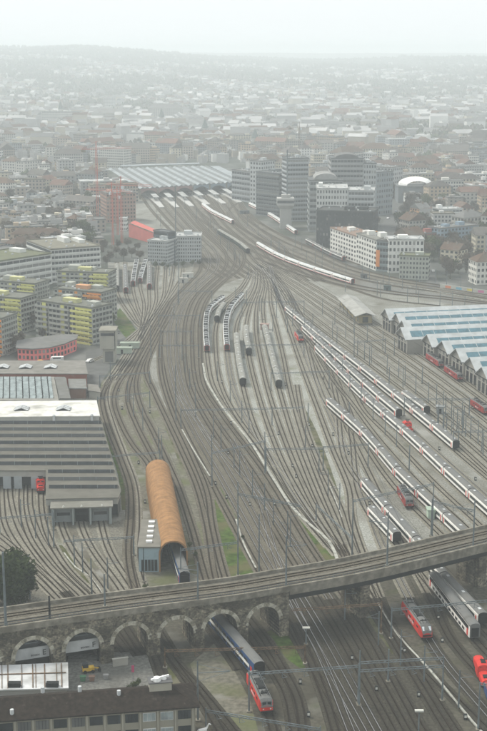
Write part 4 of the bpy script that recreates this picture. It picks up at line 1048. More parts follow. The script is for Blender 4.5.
# white shed with rusted seams
t, o, pl = roofpoly('white corrugated shed roof with rusty seams below the arches', 'corrugated_shed', [(-40,690),(67,687),(66,663),(-40,668)], 4.2, (.3,.3,.28), (.62,.63,.63))
for i, x in enumerate((-8, 2, 8, 22, 33, 36, 45, 57, 62)):
    a, c = G(x, 688.5-x*.02, 4.22)-o, G(x*.99, 665.5-x*.03, 4.22)-o; b = MB(); b.bar(a+Vector((0,0,4.3-a.z)), c+Vector((0,0,4.3-c.z)), .14 if i % 2 else .22, .12); b.build('roof_seam', ['rust_steel'], t)
a, c = G(-40, 676, 4.22)-o, G(66, 673, 4.22)-o; b = MB(); b.bar((a.x, a.y, 4.35), (c.x, c.y, 4.35), .25, .15); b.build('roof_seam', ['rust_steel'], t)
for x in (14, 52): p = G(x, 686, 4.22)-o; b = MB(); b.box(p.x-1.2, p.x+1.5, p.y-.8, p.y+.5, 4.0, 5.2); b.build('roof_hatch', ['dark_steel'], t)
# white horse figure
hp_ = G(203, 741)
t = thing('horse_statue', 'white horse shaped figure at the corner of the brown roofed office', 'statue', (hp_.x, hp_.y, 0), .4); t.scale = (.8,)*3
b = MB(); secs = []
for x, z, rr_ in ((-1.5, 3.1, .25), (-1.2, 3.2, .5), (-.4, 3.1, .55), (.5, 3.15, .55), (1.0, 3.4, .45), (1.35, 4.0, .3), (1.6, 4.5, .24), (1.95, 4.45, .22), (2.3, 4.15, .13)):
    secs.append([(x+.0*math.cos(a), rr_*.8*math.cos(a), z+rr_*math.sin(a)) for a in [2*math.pi*k/8 for k in range(8)]])
b.loft(secs, 0); b.build('body', ['white_paint'], t)
for sx, sy in ((-1.15, -.25), (-1.05, .25), (.75, -.25), (.95, .25)):
    b = MB(); q = [(sx, sy, 3.0, .24), (sx-.12, sy, 2.1, .16), (sx+.05, sy, 1.2, .1), (sx, sy, .55, .13)]
    b.loft([[(x+r*math.cos(a), y+r*math.sin(a), z) for a in [2*math.pi*k/6 for k in range(6)]] for x, y, z, r in q], 0); b.build('leg', ['white_paint'], t)
b = MB(); b.bar((-1.5, 0, 3.3), (-1.9, 0, 2.3), .16); b.build('tail', ['white_paint'], t)
b = MB(); b.box(-2, 2, -1, 1, 0, .55); b.build('plinth', ['concrete'], t)
# yellow loader in the open arch and small things in the yard
t = thing('loader', 'yellow and black wheeled machine parked under the lettered arch F', 'machine', tuple(G(90, 672)), .25); t.scale = (.8,)*3
b = MB(); b.box(-2.2, 1.2, -.9, .9, .7, 1.7); b.build('body', ['yellow'], t); b = MB(); b.box(-2.1, -.5, -.8, .8, 1.7, 2.9); b.build('cab', ['glass'], t)
b = MB(); b.bar((.6, 0, 1.5), (2.6, 0, .9), .3); b.build('arm', ['yellow'], t); b = MB(); b.box(2.4, 3.1, -1, 1, .15, 1.0); b.build('bucket', ['dark_steel'], t)
wmb = MB(); wmb.cyl((0, 0), .5, .5, -.2, .2, 12); wm_ = wmb.mesh('wheel', ['black'])
for x in (-1.5, .7):
    for y in (-.95, .95): q = place(wm_, 'wheel', t, (x, y, .52)); q.rotation_euler.x = R(90)
t = thing('banner_pole', 'pink red banner on a thin pole beside the brown roofed office', 'banner', tuple(G(133, 680))); t.scale = (.75,)*3
b = MB(); b.cyl((0, 0), .07, .06, 0, 5.2, 8); b.build('pole', ['mast'], t); b = MB(); b.box(-.35, .4, -.05, .05, 2.6, 4.8); b.build('banner', ['pink'], t)
def bin_(px, col, lab, s=1.0):
    t = thing('container_bin', lab, 'bin', tuple(G(*px)), .1, 'bins and crates in the paved yard'); b = MB()
    b.loft([[(-.5*s,-.4*s,.1),(.5*s,-.4*s,.1),(.5*s,.4*s,.1),(-.5*s,.4*s,.1)], [(-.65*s,-.5*s,1.1*s),(.65*s,-.5*s,1.1*s),(.65*s,.5*s,1.1*s),(-.65*s,.5*s,1.1*s)]]); unit(b.build('tub', ['wall_obj'], t), col)
    b = MB(); b.box(-.7*s, .7*s, -.55*s, .55*s, 1.11*s, 1.25*s); unit(b.build('lid', ['roof_obj'], t), tuple(c*.7 for c in col))
bin_((83, 681), (.08,.22,.12), 'green bin in front of the yellow machine'); bin_((92, 681), (.25,.16,.12), 'brown crate right of the green bin'); bin_((106, 679), (.3,.3,.3), 'grey bin beside the pier right of arch F', .9)
t = thing('low_wall', 'short pale block wall between arch F and the next arch', 'wall', tuple(G(113, 667)), .3); b = MB(); b.box(0, 3.6, 0, .5, 0, 1.8); unit(b.build('wall', ['wall_obj'], t), (.36,.35,.31)); b = MB(); b.box(-.1, 3.7, -.1, .6, 1.8, 1.95); unit(b.build('coping', ['wall_obj'], t), (.4,.39,.35))

# ---------------- gabled sheds on the right ----------------
U, V = Vector((.975, .222, 0)), Vector((.222, -.975, 0))
SH = 'grey gabled freight sheds with teal skylights'
M['zinc'] = layer(mat('pale_sheet_roof', (.42,.44,.44), .6, .12, .3), (.28,.29,.28), .2, .5, .7, .6)
M['teal_glass'] = mat('teal_wired_glass', (.055,.15,.19), .3, .25, .6, spec=.5)
pk = [((387,309),90),((398,313.5),90),((404,320.5),90),((402.5,327.5),95),((429,334.5),80),((444,341),80),((458,348.5),80),((472,357.5),80),((484,367),80)]
names = ['farthest','second farthest','third','widest, stepped forward','fifth','sixth','seventh','eighth','nearest']
for i, ((x, y), L) in enumerate(pk):
    zt = 11.5; p = G(x, y, zt); hw = 7.2; ev = 7.0
    o = Vector((p.x, p.y, 0))-V*0; rz = math.atan2(U.y, U.x)
    t = thing('gabled_shed', 'gabled shed with teal roof strip, the %s of the row of nine' % names[i], 'shed', tuple(o), rz, SH)
    b = MB(); b.box(0, L, -hw, hw, 0, ev)
    b.face([(0, -hw, ev), (0, 0, zt-.3), (0, hw, ev)][::-1]); b.face([(L, -hw, ev), (L, 0, zt-.3), (L, hw, ev)])
    unit(b.build('wall', ['wall_obj'], t), (.26,.25,.22))
    for sg in (-1, 1):
        b = MB(); th = .25; a0, a1 = (sg*(hw+.3), ev-.15), (0, zt-.05)
        q = [(-1.2, a0[0], a0[1]), (L, a0[0], a0[1]), (L, a1[0], a1[1]), (-1.2, a1[0], a1[1])]; q2 = [(x_, y_, z_+th) for x_, y_, z_ in q]
        if sg > 0: q.reverse(); q2.reverse()
        b.loft([q, q2]); sl = b.build('roof_slope', ['zinc'], t)
        if sg < 0:
            b = MB(); f0, f1 = .18, .66
            def sp(f, x_): return (x_, a0[0]+(a1[0]-a0[0])*f, a0[1]+(a1[1]-a0[1])*f+th+.06)
            b.face([sp(f0, 2.5), sp(f0, L), sp(f1, L), sp(f1, 2.5)]); b.build('skylight', ['teal_glass'], sl)
            for k in range(int(min(L, 50)/6)): bb = MB(); bb.bar(sp(f0, 2.5+k*6), sp(f1, 2.5+k*6), .25, .1); bb.build('glazing_bar', ['zinc'], sl)
    for q in (-4.3, 0, 4.3):
        b = MB(); b.box(-.08, 0, q-1.3, q+1.3, .3, 4.6); b.build('door', ['glass' if q else 'wood'] if 'wood' in M else ['glass'], t)
        b = MB(); b.box(-.08, 0, q-1.0, q+1.0, 5.2, 6.6); b.build('window', ['pane'], t)
    b = MB(); b.bar((-.1, -hw, ev-.3), (-.1, hw, ev-.3), .3); b.build('gable_beam', ['dark_steel'], t)
# timber goods house among the tracks
p0, p1 = G(371, 325), G(352, 306); 
d = (p1-p0); rz = math.atan2(-d.x, d.y); L = d.length
t = thing('goods_shed', 'small timber goods shed with pale overhanging roof between the tracks', 'shed', tuple(p0+Vector((-6.5,0,0))), rz)
b = MB(); b.box(0, 7, 0, L, .8, 5); unit(b.build('wall', ['wall_obj'], t), (.30,.25,.14)); b = MB(); b.box(-.2, 7.2, -.2, L+.2, 0, .8); unit(b.build('plinth', ['wall_obj'], t), (.12,.12,.11))
b = MB(); b.loft([[(-2.2,-2,4.7),(3.5,-2,6.6),(9.2,-2,4.7),(9.2,-2,4.95),(3.5,-2,6.9),(-2.2,-2,4.95)], [(-2.2,L+1,4.7),(3.5,L+1,6.6),(9.2,L+1,4.7),(9.2,L+1,4.95),(3.5,L+1,6.9),(-2.2,L+1,4.95)]]); unit(b.build('roof', ['roof_obj'], t), (.33,.33,.31))
for k in range(5):
    b = MB(); y = 1.5+k*(L-4)/4.5; b.box(-.06, 0, y, y+2.2, 1.2, 4.0); b.build('door', ['glass'], t)
    b = MB(); b.box(-2.0, -1.8, y-1, y-.8, 0, 4.7); b.build('post', ['dark_steel'], t)
b = MB(); b.box(2, 5, -.06, 0, 1.2, 4.2); b.build('door', ['glass'], t)
# ---------------- masts, gantries, wires ----------------
GM = 'catenary masts among the tracks'
def lattice(b, a, c, w_=.45):
    a = Vector(a); c = Vector(c); n = max(3, int((c-a).length/1.2)); u = Vector((0, 0, w_))
    b.bar(a, c, .14); b.bar(a+u, c+u, .14)
    for k in range(n):
        p, q = a.lerp(c, k/n), a.lerp(c, (k+1)/n); b.bar(p+(u if k % 2 else Vector()), q+(Vector() if k % 2 else u), .09)
def mast_part(t, loc, h, w_=.34, m='mast'):
    b = MB(); b.cyl((0, 0), w_*.62, w_*.4, 0, h, 6); o = b.build('post', [m], t, loc)
    b = MB(); b.box(-.5, .5, -.5, .5, 0, .35); place(b.mesh('footing', ['concrete']), 'footing', o)
    return o
def nat(n): return ['', 'second ', 'third ', 'fourth ', 'fifth '][n]
def portal(lab, pa, pb, beams, ha=None, hb=None, m='mast', za=0, zb=0, drop=0, posts=(1, 1), lamps=0, w_=.36):
    """pa/pb pixels of the feet; beams: photo rows at the left post of each cross beam; drop: hangers under the beam."""
    A, B_ = G(*pa, za), G(*pb, zb); o = A.copy(); t = thing('catenary_portal', lab, 'gantry', tuple(o), 0, 'catenary portals spanning the tracks')
    hs_ = [height_at((A.x, A.y), r)-za for r in beams]; htop = max(hs_)+1.0
    if posts[0]: mast_part(t, (0, 0, 0), ha or htop, w_, m)
    if posts[1]: mast_part(t, tuple(B_-A), hb or htop+za-zb, w_, m)
    for h in hs_:
        b = MB(); lattice(b, (0, 0, h), (B_.x-A.x, B_.y-A.y, h), .5); bo = b.build('cross_beam', [m], t)
    n = max(1, int((B_-A).length/4.6)); h = min(hs_)
    b = MB(); b.bar((0, 0, 0), (0, 0, -1.3), .1); b.bar((0, 0, -1.25), (1.1, 0, -1.0), .07); b.bar((0, 0, -.2), (1.1, 0, -1.0), .07); hm_ = b.mesh('hanger', [m])
    for k in range(n): q = (B_-A)*((k+.5)/n); place(hm_, 'hanger', t, (q.x, q.y, h))
    if lamps:
        b = MB(); b.box(-.35, .35, -.25, .25, -.25, 0); lm = b.mesh('lamp', ['lamp'])
        for k in range(lamps): q = (B_-A)*((k+.5)/lamps); place(lm, 'lamp', t, (q.x, q.y, h-.05))
    return t
portal('double beamed portal over the bottom tracks right of the dark bundle', (359,706), (442,701), (672, 664), ha=13.2)
portal('portal over the bottom main tracks just right of the red engine with grey roof', (249,712), (358,704), (675,))
portal('portal at the bottom edge crossing in front of the red engine', (206,733), (320,752), (712,), w_=.3)
portal('rusty portal just in front of the arches', (165,668), (305,664), (652,), m='rust_steel')
portal('portal close behind the girder bridge pier, over the dark bundle', (292,640), (381,634), (611,), m='rust_steel', posts=(0, 1))
portal('portal over the bright red modern engine', (391,639), (500,628), (611,))
portal('tall portal on the grass left of the main bundle', (238,576), (300,590), (495,), ha=27, posts=(1, 0))
portal('portal spanning the bundle between the ochre hall and the grass', (181,585), (237,577), (551,), posts=(1, 0))
portal('long portal carrying four lamps over the centre sidings', (181,428), (272,426), (411,), lamps=3)
portal('lamp carrying portal right of the bundle over the centre sidings', (272,427), (304,426), (409,), lamps=4, posts=(0, 0))
portal('portal from the tall mast over the bundle to the centre sidings', (212,487), (265,474), (454,), ha=18)
portal('upper portal over the centre and first diagonal sidings', (271,391), (329,389), (374,))
portal('lower portal over the grass strip in the diagonal sidings', (266,472), (323,471), (450,))
portal('portal reaching from the grass strip to the white train', (323,471), (368,468), (448,), posts=(0, 1))
portal('portal right of the short white coach near the sheds', (404,416), (469,416), (400,), lamps=3)
portal('portal at the right edge below the sheds', (453,450), (500,448), (433,))
portal('portal over the diagonal sidings right behind the viaduct', (352,556), (432,537), (502,))
portal('portal right of the dark red engine behind the viaduct', (431,536), (473,547), (502,))
portal('portal over the diagonals left of the viaduct beam post', (316,522), (352,556), (506,), posts=(1, 0))
portal('lower of two portals over the bundle near the curved trains', (160,358), (199,358), (346,))
portal('middle portal over the bundle left of the curved trains', (161,343), (192,343), (332,))
portal('upper portal over the bundle left of the curved trains', (159,328), (200,328), (316,))
portal('portal high on the bundle where it bends to the station', (178,305), (212,306), (291,))
portal('portal over the throat above the centre sidings', (242,315), (304,314), (303,))
portal('portal through the row of dark ended coaches', (244,358), (304,357), (346,))
portal('portal beside the timber goods shed tracks', (354,357), (385,354), (343,))
portal('portal left of the wash hall over the depot leads', (64,560), (134,556), (542,), posts=(0, 1))
portal('portal across the left leads by the white roof', (98,414), (150,408), (399,), posts=(1, 1))
portal('portal across the leads left of the depot corner', (112,472), (160,468), (457,))
portal('portal across the depot left fan', (0,534), (54,530), (519,))
portal('portal over the brown leads above the wash hall', (100,388), (150,384), (377,))
portal('portal over the right edge of the bottom tracks', (478,730), (500,735), (685,), ha=11)
# lone masts
def mast(lab, foot, top, z=0, arm=None, w_=.38, m='mast', group=GM, lamp=False):
    A = G(*foot, z); h = height_at((A.x, A.y), top)-z; t = thing('catenary_mast', lab, 'mast', tuple(A), 0, group)
    mast_part(t, (0, 0, 0), h, w_, m)
    if arm:
        b = MB(); b.bar((0, 0, h*.8), (arm, 0, h*.8+.5), .13); b.bar((0, 0, h*.95), (arm, 0, h*.8+.5), .07); b.bar((0, 0, h*.66), (arm*.95, 0, h*.8+.4), .07); b.build('arm', [m], t)
    if lamp: b = MB(); b.box(-.9, .9, -.3, .3, h-.1, h+.25); b.build('lamp', ['lamp'], t)
    return t
mast('mast on the viaduct deck above the wash hall train', (198,603), 562, ZV, -5)
mast('mast on the viaduct deck where stone arches meet the girder', (286,588), 536, ZV, 5)
mast('mast on the viaduct deck right of centre', (387,566), 512, ZV, -5)
mast('mast on the viaduct deck near the right edge', (473,547), 500, ZV, -5)
mast('mast on the viaduct deck above arch F', (105,607), 574, ZV)
mast('pair mast on the viaduct at the left edge', (6,627), 552, ZV, w_=.55)
mast('short signal mast on the viaduct above arch E', (50,622), 596, ZV, w_=.5, m='dark_steel')
mast('tall mast left of the viaduct beam in the bundle', (259,575), 514)
mast('tall mast by the fence in the upper bundle', (176,421), 365)
mast('mast at the left yard throat by the concrete tower', (151,358), 325)
mast('tall mast right of the stabled trains', (179,304), 248)
mast('tall lamp mast far up by the grey offices', (176,262), 186, w_=.6)
mast('mast beside the navy coach left of the brown office corner', (198,721), 661, arm=7)
mast('lamp mast right of the last arch', (306,645), 628, lamp=True)
mast('lamp mast at the bottom right tracks', (418,746), 711, lamp=True, w_=.3)
mast('thin mast among the diagonals', (388,600+82), 649)
mast('mast in the depot yard by the grass', (92,600), 558)
mast('mast by the dark trees behind the viaduct', (30,600), 556)
mast('mast at the right of the left door bays', (54,548), 510)
mast('mast in front of the blue annex', (144,582), 548, w_=.25, m='dark_steel')
mast('mast between diagonal tracks under the white train', (409,472), 445)
mast('thin mast in the diagonal sidings above the white train', (308,422), 403)
mast('thin mast beside the start of the white train', (349,418), 402)
mast('thin mast at the upper diagonals', (389,386), 367)
mast('thin mast right of the upper diagonals', (422,384), 366)
# clusters and rows of lesser masts
rnd = random.Random(5)
small = MB(); small.cyl((0, 0), .2, .13, 0, 9, 5); sm_ = small.mesh('post', ['mast'])
sa = MB(); sa.bar((0, 0, 7.2), (3, 0, 7.4), .1); sa.bar((0, 0, 8.6), (3, 0, 7.4), .06); sam = sa.mesh('arm', ['mast'])
rows = [((433,430),(460,448),6,'thin mast of the cluster beside the dark coach end'), ((440,424),(470,440),5,'thin mast of the cluster beside the dark coach end'),
        ((470,436),(487,460),4,'thin mast at the right edge below the railcar'),
        ((262,250),(420,296),14,'thin mast in the row along the white express'), ((285,246),(480,295),14,'thin mast along the upper main line'),
        ((180,205),(240,262),8,'thin mast in the station throat'), ((215,200),(290,262),8,'thin mast in the station throat'), ((205,215),(250,285),6,'thin mast in the station throat'),
        ((160,262),(196,300),5,'thin mast left of the station throat'), ((330,330),(480,440),8,'thin mast between the diagonals and the sheds'), ((310,310),(400,360),6,'thin mast between the diagonals and the sheds'),
        ((270,300),(470,430),16,'thin mast among the right hand diagonals'), ((300,330),(400,450),9,'thin mast among the right hand diagonals'), ((170,310),(200,430),8,'thin mast within the main bundle'), ((205,430),(300,560),9,'thin mast within the main bundle'), ((230,300),(300,330),7,'thin mast at the heads of the centre sidings'), ((110,380),(170,470),6,'thin mast among the left leads'), ((10,520),(110,590),6,'thin mast among the depot tracks'), ((330,610),(470,720),5,'thin mast among the bottom tracks'), ((345,292),(480,312),8,'thin mast along the pale service road'), ((150,215),(185,260),5,'thin mast in the station throat'), ((225,330),(318,336),5,'thin mast in the centre sidings'), ((300,440),(345,520),4,'thin mast along the grass strip'), ((210,372),(270,470),5,'thin mast beside the pale trough')]
for a, c, n, lab in rows:
    for k in range(n):
        f = (k+rnd.uniform(.1, .9))/n; p = G(a[0]+(c[0]-a[0])*f+rnd.uniform(-3, 3), a[1]+(c[1]-a[1])*f+rnd.uniform(-2, 2))
        t = thing('line_mast', lab, 'mast', tuple(p), rnd.choice((0, math.pi)), lab.replace('mast ', 'masts ', 1)); place(sm_, 'post', t); place(sam, 'arm', t)
# contact wires over the main bundles
def wire(px, h=5.8, w_=.05):
    P = gpath(px, 0, 12); b = MB()
    for a, c in zip(P, P[1:]): b.bar(a+Vector((0,0,h)), c+Vector((0,0,h)), w_)
    o = b.build('contact_wire', ['dark_steel']); return tag(o, 'thin overhead contact wire strung between the catenary portals above the tracks', 'wire', 'overhead contact wires')
for t_ in (0, .2, .4, .6, .8, 1): wire(lerp_px([(163,325),(161,350),(168,390),(184,430),(214,487),(252,560)], [(201,318),(200,345),(204,385),(220,412),(267,476),(303,537)], t_))
for t_ in (0, .25, .5, .75, 1): wire(lerp_px([(305,652),(352,745)], [(372,632),(446,745)], t_))
for c in (D['d5'], D['d6'], D['t3'], cs[1], cs[4], cs[6], D['d4b']): wire(c[2:-1])
for c in (bl[3], bl[4]): wire(c[2:9])
for c in (D['t1'], D['t2'], D['t3'], D['d4'], D['d2'], D['d3']): wire(c[2:-1])
for t_ in (0, .3, .6, .9): wire(lerp_px(P0[1:-1], P8[1:-1], t_))

dm_ = MB(); dm_.box(-.25, .25, -.2, .2, 0, .9); dbox = dm_.mesh('case', ['dark_steel']); dm_ = MB(); dm_.box(-.18, .18, -.24, -.2, .35, .75); dl = dm_.mesh('lens', ['lamp'])
for i in range(46):
    px, py = rnd.choice(((rnd.uniform(215, 330), rnd.uniform(370, 520)), (rnd.uniform(105, 175), rnd.uniform(330, 520)), (rnd.uniform(300, 470), rnd.uniform(610, 720)), (rnd.uniform(330, 480), rnd.uniform(400, 520))))
    t = thing('dwarf_signal', 'knee high dwarf signal with a pale lens standing between tracks', 'signal', tuple(G(px, py)), 0, 'dwarf signals scattered between the tracks'); t.scale = (1.4,)*3; place(dbox, 'case', t); place(dl, 'lens', t)

# ---------------- mid distance landmarks ----------------
# grey office pair with glass link
building('left half of the grey office pair by the stabled trains', ((148,265),(167.5,266)), 241, 20, 7, 9, (.36,.38,.38), RLT, 'windows', name='office_block', cat='office')
building('right half of the grey office pair with a square window grid', ((176,262),(201,262)), 237, 20, 7, 11, (.40,.42,.42), RLT, 'windows', name='office_block', cat='office')
building('dark glass link between the two grey offices', ((168,264),(175.5,263)), 233, 15, 6, 2, (.07,.09,.10), DGR, 'bands', name='glass_link', cat='office')
# red ramp wall
t = thing('ramp_wall', 'large salmon red sloping ramp wall behind the grey offices', 'wall', tuple(G(129, 237)))
A, B_ = G(129, 237), G(161, 246); dv = B_-A; h1, h2 = height_at(A, 223.5), height_at(B_, 236)
b = MB(); nrm = Vector((dv.y, -dv.x, 0)).normalized()*-5
b.loft([[(0,0,0), (nrm.x,nrm.y,0), (nrm.x,nrm.y,h1+2), (0,0,h1)], [(dv.x,dv.y,0), (dv.x+nrm.x,dv.y+nrm.y,0), (dv.x+nrm.x,dv.y+nrm.y,h2+1), (dv.x,dv.y,h2)]]); unit(b.build('wall', ['wall_obj'], t), (.48,.13,.11))
b = MB(); b.bar((0,0,h1+.5), (dv.x,dv.y,h2+.5), .5); b.build('coping', ['concrete'], t)
# brick building under construction and cranes
building('brick red building shell under the cranes', ((107,223),(136,222)), 194, 30, 8, 10, (.30,.19,.15), RGR, 'windows', name='building_shell', side='right')
M['crane_red'] = mat('crane_red', (.50,.12,.08), .5, .15, .5)
def crane(lab, foot, top, jib_l, jib_r, m='crane_red', rz=0, w_=1.25):
    A = G(*foot); h = height_at(A, top); t = thing('tower_crane', lab, 'crane', tuple(A), rz, 'tower cranes beyond the yard')
    b = MB(); n = int(h/2.5)
    for sx in (-1, 1):
        for sy in (-1, 1): b.bar((sx*w_/2, sy*w_/2, 0), (sx*w_/2, sy*w_/2, h), .17)
    for k in range(n):
        z0, z1 = h*k/n, h*(k+1)/n; s_ = 1 if k % 2 else -1
        b.bar((-s_*w_/2, -w_/2, z0), (s_*w_/2, -w_/2, z1), .1); b.bar((-w_/2, -s_*w_/2, z0), (-w_/2, s_*w_/2, z1), .1)
    b.build('mast', [m], t)
    b = MB(); z = h+.6
    for yy, zz in ((-.7, 0), (.7, 0), (0, 1.3)): b.bar((-jib_l, yy, z+zz), (jib_r, yy, z+zz), .17)
    for k in range(int((jib_l+jib_r)/2.5)): x = -jib_l+k*2.5; b.bar((x, -.7, z), (x+1.25, 0, z+1.3), .08); b.bar((x+1.25, 0, z+1.3), (x+2.5, -.7, z), .08)
    b.build('jib', [m], t)
    b = MB(); b.bar((0, 0, h), (0, 0, h+7), .5); b.bar((0, 0, h+7), (jib_r*.7, 0, z+1.3), .12); b.bar((0, 0, h+7), (-jib_l*.8, 0, z+1.3), .12); b.build('tower_head', [m], t)
    b = MB(); b.box(-jib_l-.5, -jib_l+3, -1, 1, z-2.2, z); b.build('counterweight', ['concrete'], t)
    b = MB(); b.box(.8, 2.6, -1.6, .2, h-2.2, h); b.build('cab', ['white_glass'], t)
crane('tall red tower crane left of the station hall with a long jib', (98,224), 150, 12, 30, rz=.3)
crane('red tower crane standing over the brick building shell', (122,243), 186, 12, 26, rz=-.4)
crane('red tower crane at the left of the construction site', (113,245), 192, 12, 24, rz=2.6)
crane('low red tower crane beside the red ramp wall', (118,235), 196, 10, 22, rz=1.1)
crane('orange tower crane far behind the office towers', (299,175), 128, 12, 30, rz=.1, m='rust_steel')
building('white and teal site container stack by the cranes', ((120,231),(127,231)), 219, 8, 3, 4, WHT, RLT, 'windows', name='site_cabins', side='right')
# station halls
M['hall_light'] = mat('hall_skylight', (.27,.30,.31), .5, .2, .1)
zs = 10
sr = [G(140,189,zs), G(243,182,zs), G(208,166.5,zs), G(108,169,zs)]
t = thing('station_hall', 'wide railway station hall roof with diagonal rows of pale skylights', 'station', (sr[0].x, sr[0].y, 0)); o = Vector((sr[0].x, sr[0].y, 0))
a, bq, c_, d_ = [p-o for p in sr]; 
nb = 22
for k in range(nb):
    f0, f1, fm_ = k/nb, (k+1)/nb, (k+.55)/nb
    q0, q1, qm = a.lerp(bq, f0), a.lerp(bq, f1), a.lerp(bq, fm_); r0, r1_, rm = d_.lerp(c_, f0), d_.lerp(c_, f1), d_.lerp(c_, fm_); u = Vector((0, 0, 1.5))
    b = MB(); b.face([q0, qm+u, rm+u, r0], 0 if k % 2 else 1); b.face([qm+u, q1, r1_, rm+u], 1 if k % 4 == 2 else 0); b.face([q0, q1, qm+u], 0); b.face([r1_, r0, rm+u], 0)
    unit(b.build('roof_bay', ['roof_obj', 'hall_light'], t), (.16,.175,.18))
for k in range(6):
    f0, f1 = k/6+.008, (k+1)/6-.008; q0, q1 = a.lerp(bq, f0), a.lerp(bq, f1); n_ = 10; b = MB(); pts_ = []
    for j in range(n_+1): p = q0.lerp(q1, j/n_); pts_.append(Vector((p.x, p.y-.3, 4.8+3.6*math.sin(math.pi*j/n_))))
    b.face([q0+Vector((0,-.3,0)), *reversed([]), *pts_, q1+Vector((0,-.3,0))][::-1] if False else [Vector((q0.x,q0.y-.3,zs-.1))]+pts_+[Vector((q1.x,q1.y-.3,zs-.1))])
    unit(b.build('gable_arch', ['wall_obj'], t), ((.24,.15,.14) if k in (0, 1, 2) else (.17,.22,.26)))
for k in range(7):
    p = a.lerp(bq, k/6); b = MB(); b.bar((p.x, p.y, 0), (p.x, p.y, zs-.1), 1.4); b.build('column', ['concrete'], t)
b = MB(); q = [a+Vector((1,90,0)), bq+Vector((-1,90,0))]; b.loft([[ (q[0].x,q[0].y,0), (q[1].x,q[1].y,0), (q[1].x,q[1].y+1,0), (q[0].x,q[0].y+1,0)], [(q[0].x,q[0].y,9.5), (q[1].x,q[1].y,9.5), (q[1].x,q[1].y+1,9.5), (q[0].x,q[0].y+1,9.5)]]); b.build('rear_wall', ['black'], t)
def canopy(lab, px, z, th=.8):
    P = [G(x, y, z) for x, y in px]; o = Vector((P[0].x, P[0].y, 0)); t = thing('station_canopy', lab, 'canopy', tuple(o), 0, 'flat roofs beside the station hall')
    b = MB(); b.prism([(p.x-o.x, p.y-o.y) for p in P], z-th, z); b.build('roof', ['hall_light'], t)
    for p in P:
        b = MB(); q = (p-o)*.93+(sum(P, Vector())/len(P)-o)*.07; b.bar((q.x, q.y, 0), (q.x, q.y, z-th), 1.0); b.build('column', ['concrete'], t)
canopy('broad white sloping canopy right of the station hall', [(210,166),(219,166),(254,182.5),(246,184)], 10)
canopy('narrow white flat roof behind the station hall', [(120,166),(200,163.5),(199,162.5),(122,165)], 13)
for i, (x, y) in enumerate(((149,194),(163,194.5),(177,194),(192,193),(207,192.5),(222,192))):
    A, B_ = G(x, y), G(x+13+i, y+14-i*.6); dv = (B_-A); n = Vector((dv.y, -dv.x, 0)).normalized()*4.5; b = MB()
    tt = thing('station_platform', 'pale station platform tongue reaching out from the hall', 'platform', tuple(A), 0, 'platform ends in front of the station hall')
    b.prism([(-n.x, -n.y), (n.x, n.y), (dv.x+n.x*.5, dv.y+n.y*.5), (dv.x-n.x*.5, dv.y-n.y*.5)], 0, .9); unit(b.build('slab', ['wall_obj'], tt), (.42,.42,.40))
    b = MB(); m0 = dv*.05; m1 = dv*.6; b.bar((m0.x, m0.y, 4.6), (m1.x, m1.y, 4.6), 5.5, .4); unit(b.build('platform_roof', ['roof_obj'], tt), (.4,.41,.4))
    for f_ in (.15, .45): b = MB(); b.bar((dv.x*f_, dv.y*f_, .9), (dv.x*f_, dv.y*f_, 4.4), .5); b.build('post', ['mast'], tt)
# towers and offices right of the station
building('tall office tower with pale horizontal bands behind the mast', ((287,221.5),(308,221)), 159, 20, 14, 8, (.33,.355,.365), DGR, 'bands', name='office_tower', cat='tower', hfrac=.5)
building('lower dark banded office left of the tall tower', ((256,215),(279,218)), 172, 30, 12, 9, (.12,.135,.14), DGR, 'bands', name='office_tower', cat='tower')
building('narrow pale office slab at far left of the tower group', ((250,205),(261,206)), 161, 20, 10, 4, (.42,.44,.44), RGR, 'windows', name='office_tower', cat='tower')
building('long low grey office behind the narrow pale slab', ((232,200),(252,203)), 170, 30, 6, 8, (.27,.29,.30), RGR, 'bands', name='office_block', cat='office')
# concrete signal box tower
A = G(280, 229); h = height_at(A, 196); wd = (G(291.5, 229)-A).length
t = thing('signal_box', 'pale concrete signal tower with a wide overhanging head', 'tower', tuple(A))
b = MB(); b.box(0, wd, 0, 9, 0, h*.62); unit(b.build('stem', ['wall_obj'], t), (.36,.36,.34))
b = MB(); b.loft([[(-.5,-.5,h*.62),(wd+.5,-.5,h*.62),(wd+.5,9.5,h*.62),(-.5,9.5,h*.62)], [(-2.5,-2.5,h*.72),(wd+2,-2.5,h*.72),(wd+2,11,h*.72),(-2.5,11,h*.72)], [(-2.5,-2.5,h*.93),(wd+2,-2.5,h*.93),(wd+2,11,h*.93),(-2.5,11,h*.93)]]); unit(b.build('head', ['wall_obj'], t), (.40,.40,.38))
b = MB(); b.box(-2.4, wd+1.9, -2.6, -2.5, h*.79, h*.87); b.build('window_band', ['pane'], t)
b = MB(); b.box(1, wd-1, 1, 7, h*.93, h*1.03); unit(b.build('roof_hut', ['wall_obj'], t), (.36,.36,.34))
b = MB(); b.bar((wd*.6, 3, h*1.03), (wd*.6, 3, h*1.03+36), .9); b.build('antenna', ['mast'], t)
